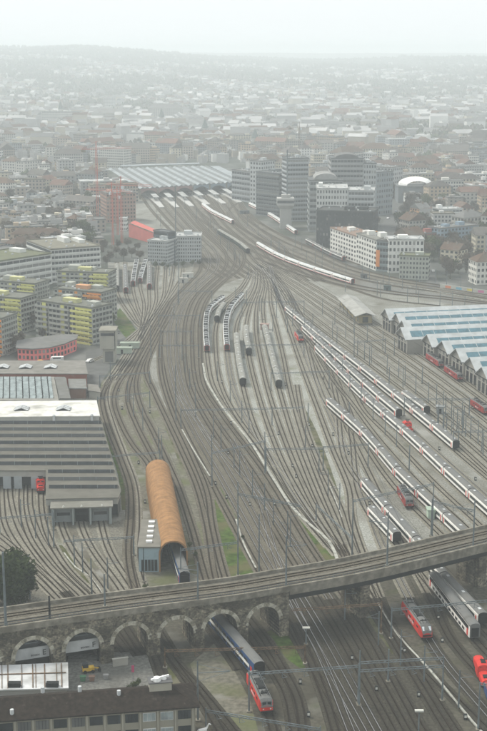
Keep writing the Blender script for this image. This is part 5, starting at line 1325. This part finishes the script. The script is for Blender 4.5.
# white grid block, black block, domed and arched offices
building('white office block with a square window grid behind the black one', ((316,240),(347,240.2)), 189, 34, 9, 11, (.52,.53,.51), RLT, 'windows', name='office_block', cat='office')
building('pale office wing right of the white grid block', ((347.4,240.2),(373,240.6)), 191, 26, 9, 8, (.40,.42,.42), RLT, 'bands', name='office_block', cat='office')
building('long black office block by the main line', ((316,247),(372,249)), 211, 26, 7, 18, (.035,.04,.042), (.06,.065,.065), 'windows', name='office_block', cat='office', penthouse=True)
for lab, bs, tp, dp, fl, by, wc, ar in (('office block with an arched vault roof behind the white grid block', ((309,232),(342,232)), 181, 30, 9, 9, (.27,.29,.29), 6), ('tallest office block with low arched dark roof', ((330,228),(362,228)), 159, 30, 14, 10, (.29,.30,.30), 3.5)):
    t = building(lab, bs, tp, dp, fl, by, wc, DGR, 'bands', name='office_block', cat='office', penthouse=False)
    p0 = G(*bs[0]); h = height_at(p0, tp); wd = (G(*bs[1])-p0).length; b = MB(); n = 12; x0, x1 = wd*.14, wd*.86
    sec = lambda y: [(x0+(x1-x0)*(1-math.cos(math.pi*k/n))/2, y, h+.9+ar*math.sin(math.pi*k/n)*.8) for k in range(n+1)]
    b.loft([sec(2), sec(dp-4)], 0); unit(b.build('vault_roof', ['roof_obj'], t), (.15,.15,.15) if ar < 6 else (.3,.3,.29))
building('right wing of the tallest arched office with framed windows', ((362.3,228),(375,228)), 164, 24, 12, 5, (.36,.38,.38), DGR, 'windows', name='office_block', cat='office')
building('slate blue slab along the street right of the tall offices', ((376,216),(392,214)), 173, 40, 8, 7, (.20,.23,.25), DGR, 'windows', name='office_block', cat='office')
building('long pale street block farther up the street', ((390,199),(402,197)), 168, 30, 7, 6, (.34,.35,.35), RGR, 'windows', name='office_block', cat='office')
# white apartment houses along the line
building('white apartment house with stepped top facing the express train', ((330,253),(356,263)), 228, 16, 6, 10, (.62,.61,.57), (.26,.18,.14), 'windows', name='apartment_house', side='left')
building('white apartment house next to the stepped one, with balconies', ((356,263),(376,271)), 234, 16, 6, 8, (.60,.60,.56), (.2,.2,.18), 'windows', name='apartment_house', side='left')
t = building('dark glazed stair house with an orange panel between white houses', ((376,271),(388,272)), 241, 14, 5, 4, (.20,.24,.25), RGR, 'bands', name='apartment_house', side='left')
wd = (G(388,272)-G(376,271)).length; b = MB(); b.box(-.2, wd*.3, -.5, -.4, 3, 14); unit(b.build('colour_panel', ['wall_obj'], t), (.7,.25,.06))
building('white house with stacked terraces right of the orange panel', ((388,273),(423,273)), 240, 16, 5, 9, (.62,.62,.59), RLT, 'windows', name='apartment_house', side='left')
building('grey green balconied house in front of the terraced white one', ((399,279),(428,280)), 256, 12, 5, 9, (.36,.38,.33), RGN, 'windows', name='apartment_house', side='left')
building('orange house with a dark roof behind the white row', ((370,252),(383,251)), 236, 12, 4, 4, (.58,.30,.10), RBR, 'windows', rtype='flat', name='town_house')
building('brick red house in the right hand street', ((424,250),(440,249)), 234, 12, 4, 5, (.30,.11,.09), RGR, 'windows', name='town_house')
building('blue grey apartment house right of the brick red one', ((440,250),(478,246)), 229, 14, 5, 11, (.20,.27,.33), RGR, 'windows', name='town_house')
building('white house at the right edge above the sheds', ((476,285),(505,284)), 262, 14, 4, 7, (.58,.57,.52), RBR, 'windows', rtype='hip', name='town_house')
building('cream gabled house beside the bare trees', ((440,262),(458,264)), 249, 12, 3, 4, (.55,.50,.38), RBR, 'windows', rtype='gable', name='town_house')
building('white modern office with long window bands at right', ((441,228),(462,227)), 210, 16, 5, 6, (.60,.61,.60), RLT, 'bands', name='office_block', cat='office')
building('grey steep roofed house row facing the street', ((409,237),(425,236)), 221, 16, 4, 5, (.36,.35,.32), RBR, 'windows', rtype='gable', name='town_house')
building('orange fronted house with grey roof by the street corner', ((419,222),(430,221)), 209, 12, 4, 4, (.60,.33,.15), RGR, 'windows', rtype='gable', name='town_house')
building('pale stone house with a mansard right of the street', ((463,238),(484,236)), 218, 14, 4, 6, (.42,.41,.37), RGR, 'windows', rtype='hip', name='town_house')
building('dark gabled house between the grey row and the brick one', ((408,256),(424,254)), 236, 14, 4, 5, (.28,.25,.2), RBR, 'windows', rtype='gable', name='town_house')
# white shell roof
A = G(398, 203); t = thing('shell_hall', 'dark long hall carrying a white shell roof', 'hall', tuple(A)); h = height_at(A, 187); wd = (G(441, 200)-A).length
b = MB(); b.box(0, wd, 0, 30, 0, h); unit(b.build('wall', ['wall_obj'], t), (.16,.18,.19)); b = MB(); b.box(-1, wd+1, -1, 31, h+.01, h+.8); unit(b.build('roof', ['roof_obj'], t), DGR)
b = MB(); n = 12; sec = lambda y, k: [(wd*.35*(1-k*math.cos(math.pi*j/n)), y, h+.9+8*k*math.sin(math.pi*j/n)) for j in range(n+1)]
b.loft([sec(2, .55), sec(10, .9), sec(20, .9), sec(28, .5)], 0, caps=False); b.build('shell', ['white_paint'], t)
# street and its vehicles
sheet('street', [(369,262),(380,228),(391,205),(402,184),(407,184),(402,206),(399,232),(396,262)], 'asphalt', .05)
sheet('street', [(427,288),(424,262),(430,262),(441,288)], 'asphalt', .05)
def car(lab, px, col, rz=0, kind='car', g='road vehicles beside the yard'):
    A = G(*px) if not isinstance(px, Vector) else px; Lc, wc, hc = (4.3, 1.75, 1.45) if kind == 'car' else (6.2, 2.1, 2.6) if kind == 'van' else (11, 2.5, 3.2)
    t = thing('parked_'+kind if kind != 'bus' else 'city_bus', lab, kind, tuple(A), rz, g)
    b = MB(); z0 = .35
    if kind == 'car': prof = [(-Lc/2, z0), (-Lc/2, .8), (-Lc/2+.9, .92), (-Lc/2+1.3, hc), (Lc/2-1.2, hc), (Lc/2-.5, .95), (Lc/2, .85), (Lc/2, z0)]
    else: prof = [(-Lc/2, z0), (-Lc/2, 1.2), (-Lc/2+.4, hc-.3), (-Lc/2+1, hc), (Lc/2, hc), (Lc/2, z0)]
    b.loft([[(x, -wc/2, z) for x, z in prof], [(x, wc/2, z) for x, z in prof]]); unit(b.build('body', ['wall_obj'], t), col)
    for sy in (-1, 1): b = MB(); b.box(-Lc/2+1.3, Lc/2-1.2, sy*wc/2-.02, sy*wc/2+.02, hc*.66, hc*.93); b.build('window', ['glass'], t)
    b = MB(); b.cyl((0, 0), .33, .33, -.1, .1, 8); wm_ = b.mesh('wheel', ['black'])
    for x in (-Lc*.3, Lc*.3):
        for y in (-wc/2, wc/2): q = place(wm_, 'wheel', t, (x, y, .34)); q.rotation_euler.x = R(90)
car('white car on the road between the brick shed and the concrete tower', (90,362), (.7,.7,.68), .9)
for i, (x, y, col, k, lab) in enumerate(((384,232,(.15,.16,.18),'car','dark car low on the wide street'), (388,219,(.6,.6,.6),'car','white car halfway up the wide street'), (396,212,(.2,.22,.25),'car','dark car near the shell hall'), (399,196,(.55,.56,.55),'bus','pale bus far up the wide street'),
    (381,245,(.4,.05,.04),'car','red car behind the white houses'), (433,272,(.55,.55,.53),'car','white car on the road by the bare trees'), (25,355+2,(.6,.6,.58),'van','white van in front of the pink pavilion'), (57,362,(.65,.65,.63),'van','white van right of the pavilion front'), (40,363,(.6,.3,.08),'car','orange car before the pavilion'))):
    car(lab, (x, y), col, [1.3,1.2,1.2,1.25,1.3,1.5,.1,.1,.1][i], k)
# graffiti wall and huts along the service road
t = thing('graffiti_wall', 'pale wall splashed with graffiti along the main line at right', 'wall', tuple(G(440, 288)), 0)
A, B_ = G(440, 288), G(505, 297); dv = B_-A; b = MB(); b.bar((0,0,1.3), (dv.x,dv.y,1.3), .3, 2.6); unit(b.build('wall', ['wall_obj'], t), (.42,.42,.38))
for k, col in enumerate(((.6,.2,.1), (.15,.35,.45), (.6,.5,.1), (.5,.15,.3), (.15,.4,.2))):
    f = .08+k*.17; a, c = dv*f, dv*(f+.09); b = MB(); b.bar((a.x, a.y-.2, 1.3), (c.x, c.y-.2, 1.3), .04, 1.4); unit(b.build('graffiti_patch', ['wall_obj'], t), col)
for i, (x, y, w_, lab, col) in enumerate(((183,283,5,'small pale hut by the tall mast left of the throat',(.45,.44,.4)), (188,278,7,'pale flat hut beside the tracks under the grey offices',(.5,.5,.46)), (264,330,4,'pinkish hut at the head of a centre siding',(.4,.28,.24)), (364,279,4,'dark hut by the express train nose',(.1,.11,.11)), (387,291,4,'dark cabinet on the service road',(.07,.1,.1)), (245,214,8,'dark container on the pale area below the towers',(.1,.12,.13)), (130,349,9,'pale green tank row by the left leads',(.4,.46,.38)), (122,354,9,'second pale green tank row by the left leads',(.4,.46,.38)), (440,414,3,'grey relay cabinet near the mast cluster',(.3,.32,.32)), (436,519,5,'pale green cabin beside the viaduct under the masts',(.42,.52,.42)))):
    A = G(x, y); t = thing('trackside_hut', lab, 'hut', tuple(A), rnd.uniform(-.3, .3)); b = MB(); b.box(-w_/2, w_/2, 0, 3, 0, 2.7); unit(b.build('wall', ['wall_obj'], t), col); b = MB(); b.box(-w_/2-.3, w_/2+.3, -.3, 3.3, 2.703, 3); unit(b.build('roof', ['roof_obj'], t), tuple(c*.8 for c in col)); b = MB(); b.box(-.5, .5, -.06, 0, .1, 2.1); b.build('door', ['glass'], t)

# ---------------- trees ----------------
def leafmat(name, a, c):
    m = mat(name, a, .9, .3, .9, col2=c); return m
M['leaf_dark'] = leafmat('leaves_dark', (.050,.066,.026), (.020,.030,.013)); M['leaf'] = leafmat('leaves_green', (.07,.085,.03), (.035,.045,.018))
M['leaf_brown'] = leafmat('bare_twigs', (.11,.09,.065), (.055,.045,.033)); M['bark'] = mat('bark', (.07,.055,.04), .95, .4, 2)
def tree_meshes(seed, leafm, n, h=10.0, size=.55, dens=1.0, low=False):
    rr = random.Random(seed); b = MB(); cl = []
    tk = MB(); tk.cyl((0, 0), .28, .16, 0, h*.45, 7)
    for k in range(7):
        a = rr.uniform(0, 6.28); z = h*rr.uniform(.25, .5); ln = h*rr.uniform(.2, .38); p = Vector((0, 0, z)); q = p+Vector((math.cos(a)*ln*.7, math.sin(a)*ln*.7, ln*.85)); tk.bar(p, q, .13)
        cl.append((q, h*rr.uniform(.13, .2)))
    for k in range(9): cl.append((Vector((rr.gauss(0, h*.15), rr.gauss(0, h*.15), h*rr.uniform(.5, .9))), h*rr.uniform(.10, .19)))
    if low:
        for k in range(16): a = rr.uniform(0, 6.28); q = rr.uniform(.1, .34); cl.append((Vector((math.cos(a)*h*q, math.sin(a)*h*q, h*rr.uniform(.12, .5))), h*rr.uniform(.10, .17)))
    for k in range(n):
        c, r_ = rr.choice(cl); d = Vector((rr.gauss(0, 1), rr.gauss(0, 1), rr.gauss(0, 1))).normalized()*r_*rr.uniform(.55, 1.1); p = c+d
        u = Vector((rr.gauss(0, 1), rr.gauss(0, 1), rr.gauss(0, 1))).normalized(); v = u.orthogonal().normalized(); s_ = size*rr.uniform(.5, 1.2)
        b.face([p-u*s_-v*s_*.5, p+u*s_*.3-v*s_*.7, p+u*s_+v*s_*.4, p-u*s_*.2+v*s_*.7])
    return tk.mesh('trunk', ['bark']), b.mesh('crown', [leafm])
TM = {'dark': [tree_meshes(s_, 'leaf_dark', 3600, size=.30, low=True) for s_ in (1, 2)], 'green': [tree_meshes(s_, 'leaf', 1300, size=.42) for s_ in (3, 4, 5)], 'bare': [tree_meshes(s_, 'leaf_brown', 1500, size=.32) for s_ in (6, 7, 8)]}
def tree(p, h, kind, lab, group, i=0):
    t = thing('tree', lab, 'tree', tuple(p), (i*2.4) % 6.28, group); t.scale = (h/10,)*3
    tk, cr = TM[kind][i % len(TM[kind])]; place(tk, 'trunk', t); place(cr, 'crown', t)
for i, (x, y, h, lab) in enumerate(((12,604,15,'tallest dark evergreen behind the viaduct at the left edge'), (-2,606,14,'dark evergreen cut by the left edge behind the viaduct'), (22,602,11,'smaller dark evergreen at the right of the edge clump'), (6,596,13,'dark evergreen at the back of the clump'))): tree(G(x, y), h, 'dark', lab, 'dark evergreens behind the viaduct', i)
tg = [('green tree between the yellow slabs and the left leads', [(104,325,12),(108,318,11),(100,312,10),(106,330,9),(112,326,6)], 'green'),
      ('brown winter tree between the yellow slabs', [(14,352,9),(20,348,8),(30,322,10),(33,330,9),(43,340,6),(12,343,8)], 'bare'),
      ('green bush in front of the grey offices', [(150,268,4),(156,269,5),(163,268,4),(168,269,3.5),(176,268,4),(183,267,4),(192,266,4),(199,266,4)], 'green'),
      ('winter tree beside the cream gabled house', [(446,276,13),(450,279,10),(458,274,8),(466,273,14),(470,278,13),(474,268,12)], 'bare'),
      ('green tree among the houses at right', [(452,272,9),(463,262,8),(444,268,8),(482,268,9),(480,262,9)], 'green'),
      ('winter tree near the construction site', [(100,258,9),(104,252,9),(110,262,8),(116,258,9),(124,261,9),(132,258,8),(140,262,8),(118,250,8),(128,248,8),(138,252,7),(106,266,7)], 'bare'),
      ('street tree along the wide street', [(372,240,8),(377,226,8),(383,214,8),(389,204,8),(404,220,8),(403,230,9),(400,240,10),(406,212,8)], 'bare'),
      ('low shrub by the pale yard and arches', [(135,690,2.2),(139,687,2.0),(129,691,1.6),(141,696,2.5),(62,728,3)], 'green'),
      ('shrub at the trackside by the wash hall', [(190,548,2),(196,558,2),(186,566,1.6),(145,590,1.8),(243,540,1.6)], 'green')]
for lab, ps, kd in tg:
    for i, (x, y, h) in enumerate(ps): tree(G(x, y), h, kd, lab, lab.replace('tree ', 'trees ', 1).replace('bush ', 'bushes ', 1).replace('shrub ', 'shrubs ', 1), i)

# ---------------- the city beyond ----------------
rnd = random.Random(21)
def in_yard(x, y):
    # is this photo pixel inside the railway land or a landmark
    if y > 262: return True
    if x < 135: lim = 262 if x < 92 else 999
    if y < 190: return 196 > y > 163 and 100 < x < 250 or (y > 178 and 245 < x < 400)
    left = 100 if y < 205 else 94+(y-205)*.0
    right = 250 if y < 200 else 250+(y-200)*2.3
    if left < x < max(right, 250): return True
    if 245 < x < 392 and y > 200: return True
    return False
keep = [(392,205,432,165)]
walls = [(.52,.51,.47), (.42,.41,.38), (.34,.34,.33), (.48,.44,.34), (.30,.28,.25), (.58,.58,.56), (.38,.33,.28), (.27,.29,.30), (.45,.36,.26)]
wn = ['off white', 'stone grey', 'mid grey', 'cream', 'grey brown', 'white', 'tan', 'slate grey', 'ochre']
roofs = [(RGR,'grey flat','flat'), (RLT,'pale flat','flat'), (RGR,'grey flat','flat'), (RBR,'dark brown hipped','hip'), (RTL,'red brown gabled','gable'), ((.13,.12,.11),'dark gabled','gable'), ((.16,.15,.12),'mossy flat','flat'), ((.09,.08,.075),'dark hipped','hip')]
spots = []
def free(p, r): 
    for q, rq in spots:
        if abs(q.x-p.x) < r+rq and abs(q.y-p.y) < r+rq and (q-p).length < (r+rq)*.80: return False
    return True
def zone(x, y): return 'left of the tall cranes' if x < 95 else 'left of the station halls' if x < 140 else 'behind the station halls' if x < 245 else 'behind the office towers' if x < 375 else 'beyond the white shell roof' if x < 430 else 'at the right behind the wide street'
n_ = 0; tries = 0
while n_ < 285 and tries < 20000:
    tries += 1
    if tries < 9000: px, py = rnd.uniform(-12, 500), rnd.choice((rnd.uniform(146, 200), rnd.uniform(196, 262)))
    else: px, py = rnd.uniform(-12, 500), rnd.uniform(146, 175)
    if in_yard(px, py): continue
    if 92 < px < 250 and py > 196: continue
    if px > 365 and py < 282 and (368 < px < 408 and py > 178): continue
    if px > 404 and py > 205 and False: continue
    p = G(px, py)
    big = rnd.random() < .35
    wd, dp = (rnd.uniform(26, 55), rnd.uniform(13, 22)) if big else (rnd.uniform(12, 24), rnd.uniform(11, 15))
    if px < 92 and py > 205: wd, dp = wd*.7, dp*.8
    if not free(p, max(wd, dp)*.5): continue
    # stay clear of the landmark buildings
    if px > 370 and py > 206 and any(abs(px-a)/1.0 < 17 and abs(py-c) < 9 for a, c in ((378,262),(392,268),(410,272),(376,250),(432,248),(458,247),(484,283),(450,260),(452,226),(414,236),(424,221),(474,236),(414,254),(440,285))): continue
    if px > 425 and py > 270: continue
    spots.append((p, max(wd, dp)*.5)); n_ += 1
    h = rnd.uniform(11, 20)*(1.25 if big and rnd.random() < .3 else 1)
    if px < 92 and py > 205: h = rnd.uniform(5, 13)
    wi = rnd.randrange(len(walls)); rc, rnm, rt = rnd.choice(roofs if not (px < 92 and py > 205) else roofs[:2]+roofs[5:6]+roofs[:4])
    size = 'large' if big else 'small'
    lab = '%s %s building, %s roof, %s' % (size, wn[wi], rnm, zone(px, py))
    k = rnd.uniform(.8, 1.1); rk = rnd.uniform(.8, 1.2); rz = rnd.choice((.22, .22, .22+math.pi/2, -.5, .9, .05))
    building_w(lab, p, rz, wd, dp, h, 4, 5, tuple(c*k for c in walls[wi]), tuple(c*rk for c in rc), 'far', rt, 'city_building', 'city buildings '+zone(px, py))
# named far landmarks
def far_block(lab, x, y, w_px, top, col, rc, rt='flat', dp=22, name='far_building', cat='building'):
    z0 = 0; A = G(x, y); D_ = A.y
    # step back onto the rising ground
    for _ in range(30):
        A = G(x, y, terr(A.x, A.y)); 
    wd = w_px*A.y/F; h = height_at(A, top)-A.z
    return building_w(lab, A-Vector((0,0,2)), rnd.uniform(-.1, .1), wd, dp, h+2, 4, 5, col, rc, 'far', rt, name, None, cat=cat)
far_block('long pale university building on the slope at left', 42, 126, 38, 112, (.5,.5,.46), RGR)
far_block('wide domed university block right of it on the slope', 92, 126, 36, 113, (.48,.47,.42), (.2,.2,.19), 'hip')
far_block('tall pale slab on the hillside above the station', 104, 112, 10, 97, (.5,.5,.48), RLT)
far_block('broad hillside college with grey roof above the hall', 148, 122, 34, 108, (.44,.43,.4), RGR, 'hip')
far_block('white museum block with low roof behind the left city', 118, 142, 34, 133, (.6,.6,.58), RLT)
far_block('white roofed long hall behind the station', 178, 152, 34, 146, (.5,.5,.5), (.6,.6,.6))
far_block('pale church like hall on the hill at right', 335, 120, 14, 112, (.55,.55,.52), RTL, 'gable')
t = far_block('square stone clock tower among the left city roofs', 46, 164, 9, 147, (.5,.49,.44), RBR, 'hip', dp=12, name='clock_tower', cat='tower')
for x, y, tp, lab in ((205,140,118,'slim dark church spire behind the station'), (255,150,128,'pointed church spire left of the office towers'), (437,130,112,'thin church spire on the right hill'), (61,120,100,'slender spire near the university'), (162,128,108,'church spire above the college')):
    A = G(x, y)
    for _ in range(30): A = G(x, y, terr(A.x, A.y))
    h = height_at(A, tp)-A.z; t = thing('church_tower', lab, 'church tower', tuple(A)); r_ = 4.5
    b = MB(); b.box(-r_, r_, -r_, r_, -2, h*.55); unit(b.build('wall', ['wall_obj'], t), (.42,.41,.37)); b = MB(); b.cyl((0, 0), r_*1.3, .1, h*.55, h, 8); unit(b.build('spire', ['roof_obj'], t), (.10,.13,.12))
# countless houses and woods of the slopes, one mass each
hb_ = MB()
for k in range(9500):
    y = 1750+(rnd.random()**1.2)*6000; x = rnd.uniform(-1, 1)*(y*.195+60); z = terr(x, y)
    pxp, pyp = proj((x, y, z))
    if pyp > 147 or any((abs(q.x-x) < 30 and abs(q.y-y) < 30) for q, r_ in spots[-60:] if y < 2100): continue
    # streets and green belts leave gaps; the wooded parts of the slopes stay empty
    u_ = x*.97+y*.22; v_ = y*.97-x*.22
    if y < 3600 and (u_ % 95 < 15 or v_ % 150 < 26): continue
    dens = .95 if hsh(x*1.3+500, y*1.1) > -.32 else .15
    if y > 3800: dens = .9 if hsh(x*2, y*1.2) > .05 else .12
    if y > 6300: dens *= .35
    if rnd.random() > dens: continue
    w_, d_, h = rnd.uniform(11, 36 if y < 3600 else 20), rnd.uniform(9, 15), rnd.uniform(9, 18 if y < 3600 else 13)*(1.6 if rnd.random() < .05 else 1)
    M4 = Matrix.Translation((x, y, z)) @ Matrix.Rotation(rnd.choice((.2, -.5, .8, 1.4, .0)), 4, 'Z')
    wm_i = rnd.choice((0, 1, 2, 2, 6)); ri = rnd.choice((3, 3, 4, 5, 5, 3))
    hb_.box(-w_/2, w_/2, -d_/2, d_/2, -4, h, wm_i, ri, M4=M4, bottom=False)
    if rnd.random() < .7:
        e = .5; rh = d_*.38; V_ = [M4 @ Vector(q) for q in ((-w_/2-e, -d_/2-e, h+.02), (w_/2+e, -d_/2-e, h+.02), (w_/2+e, d_/2+e, h+.02), (-w_/2-e, d_/2+e, h+.02), (-w_/2, 0, h+rh), (w_/2, 0, h+rh))]
        for f in ((0,1,5,4), (2,3,4,5), (1,2,5), (3,0,4)): hb_.face([V_[i] for i in f], ri)
M['fh0'] = mat('far_wall_white', (.66,.66,.63), .9, .1, .02); M['fh1'] = mat('far_wall_cream', (.45,.42,.34), .9, .1, .02); M['fh2'] = mat('far_wall_grey', (.36,.36,.35), .9, .1, .02)
M['fr3'] = mat('far_roof_grey', (.17,.17,.165), .9, .2, .02); M['fr4'] = mat('far_roof_brown', (.12,.075,.055), .9, .2, .02); M['fr5'] = mat('far_roof_pale', (.45,.45,.44), .9, .2, .02); M['fw6'] = mat('far_wall_tan', (.33,.29,.23), .9, .2, .02)
for k in range(6000):
    px, py = rnd.uniform(-12, 500), rnd.choice((rnd.uniform(146, 205), rnd.uniform(196, 262)))
    if in_yard(px, py) or (92 < px < 250 and py > 196) or (px > 365 and (368 < px < 410 and py > 178)) or (px > 370 and py > 222): continue
    p = G(px, py); r_ = rnd.uniform(5, 9)
    if not free(p, r_*1.05): continue
    spots.append((p, r_)); h = rnd.uniform(4, 12); w_, d_ = r_*1.6, r_*1.1
    M4 = Matrix.Translation(p) @ Matrix.Rotation(rnd.choice((.22, .22, -.5, .9)), 4, 'Z')
    hb_.box(-w_/2, w_/2, -d_/2, d_/2, -.5, h, rnd.choice((0, 1, 2, 2, 6)), rnd.choice((3, 3, 4, 5)), M4=M4, bottom=False)
    hb_.box(-w_*.2, w_*.1, -d_*.2, d_*.2, h, h+1.8, 2, 3, M4=M4, bottom=False)
struct(hb_.build('distant_houses', ['fh0', 'fh1', 'fh2', 'fr3', 'fr4', 'fr5', 'fw6']), 'stuff')
M['far_wood_dark'] = mat('far_wood_dark', (.07,.075,.055), .95, .3, .05); M['far_wood_brown'] = mat('far_wood_brown', (.115,.105,.085), .95, .3, .05); M['far_wood_green'] = mat('far_wood_green', (.085,.10,.06), .95, .3, .05)
# trees between the far houses, and the wooded ridge
wb = MB(); rr = rnd
for k in range(25000):
    f = rr.random(); y = 1300+(f**.85)*7200; x = rr.uniform(-1, 1)*(y*.195+60); z = terr(x, y)
    px, py = proj((x, y, z))
    if y < 1750 and (in_yard(px, py) or not (px < 95 or px > 400)): continue
    if 100 < px < 250 and py > 158: continue
    if 245 < px < 400 and py > 158: continue
    wood = (y > 3800 and hsh(x*2, y*1.2) < .08) or y > 6600 or (y < 3800 and hsh(x*1.3+500, y*1.1) < -.30)
    if not wood and rr.random() > (.5 if y < 3600 else .5): continue
    h = rr.uniform(6, 13) if not wood else rr.uniform(10, 17)*(1 if y < 4500 else 1.5); r_ = h*rr.uniform(.3, .5); m_ = rr.choice((0, 1, 1, 2))
    for q in range(3 if y < 2600 else 2):
        cx, cy, cz = x+rr.uniform(-r_, r_)*.7, y+rr.uniform(-r_, r_)*.7, z+h*rr.uniform(.4, .75); n6 = 5; r2 = r_*rr.uniform(.6, .95)
        A_ = [(cx+r2*math.cos(6.283*j/n6+q)*rr.uniform(.7, 1.2), cy+r2*math.sin(6.283*j/n6+q)*rr.uniform(.7, 1.2), cz-h*.12*rr.random()) for j in range(n6)]
        T_ = (cx+rr.uniform(-1, 1), cy, cz+h*.35); B_ = (cx, cy, cz-h*.4)
        for j in range(n6): wb.face([A_[j], A_[(j+1) % n6], T_], m_); wb.face([A_[(j+1) % n6], A_[j], B_], m_)
struct(wb.build('woods', ['far_wood_dark', 'far_wood_brown', 'far_wood_green']), 'stuff')
# single trees in the nearer city
for k in range(285):
    for _ in range(30):
        px, py = rnd.choice((rnd.uniform(-5, 92), rnd.uniform(400, 492))), rnd.uniform(185, 262)
        p = G(px, py)
        if all((q-p).length > r_*.9 for q, r_ in spots): break
    kd = rnd.choice(('bare', 'bare', 'green')); side_ = 'left city beyond the apartment slabs' if px < 100 else 'right city beyond the white houses'
    lab = ('winter tree' if kd == 'bare' else 'green tree')+' among the roofs of the '+side_
    tree(p, rnd.uniform(7, 15), kd, lab, lab.replace('tree ', 'trees ', 1), k)
# ---------------- haze ----------------
hb = MB(); hb.box(-5100, 5100, -400, 11900, -1.0, 182)
hz = hb.build('haze', [])
hm = bpy.data.materials.new('haze_air'); hm.use_nodes = True; ht = hm.node_tree
for n in list(ht.nodes): ht.nodes.remove(n)
ho = ht.nodes.new('ShaderNodeOutputMaterial'); pv = ht.nodes.new('ShaderNodeVolumePrincipled')
pv.inputs['Color'].default_value = (.915, .975, .995, 1); pv.inputs['Density'].default_value = .00024; pv.inputs['Anisotropy'].default_value = 0.0
ht.links.new(pv.outputs[0], ho.inputs['Volume']); hz.data.materials.append(hm); hz['kind'] = 'stuff'
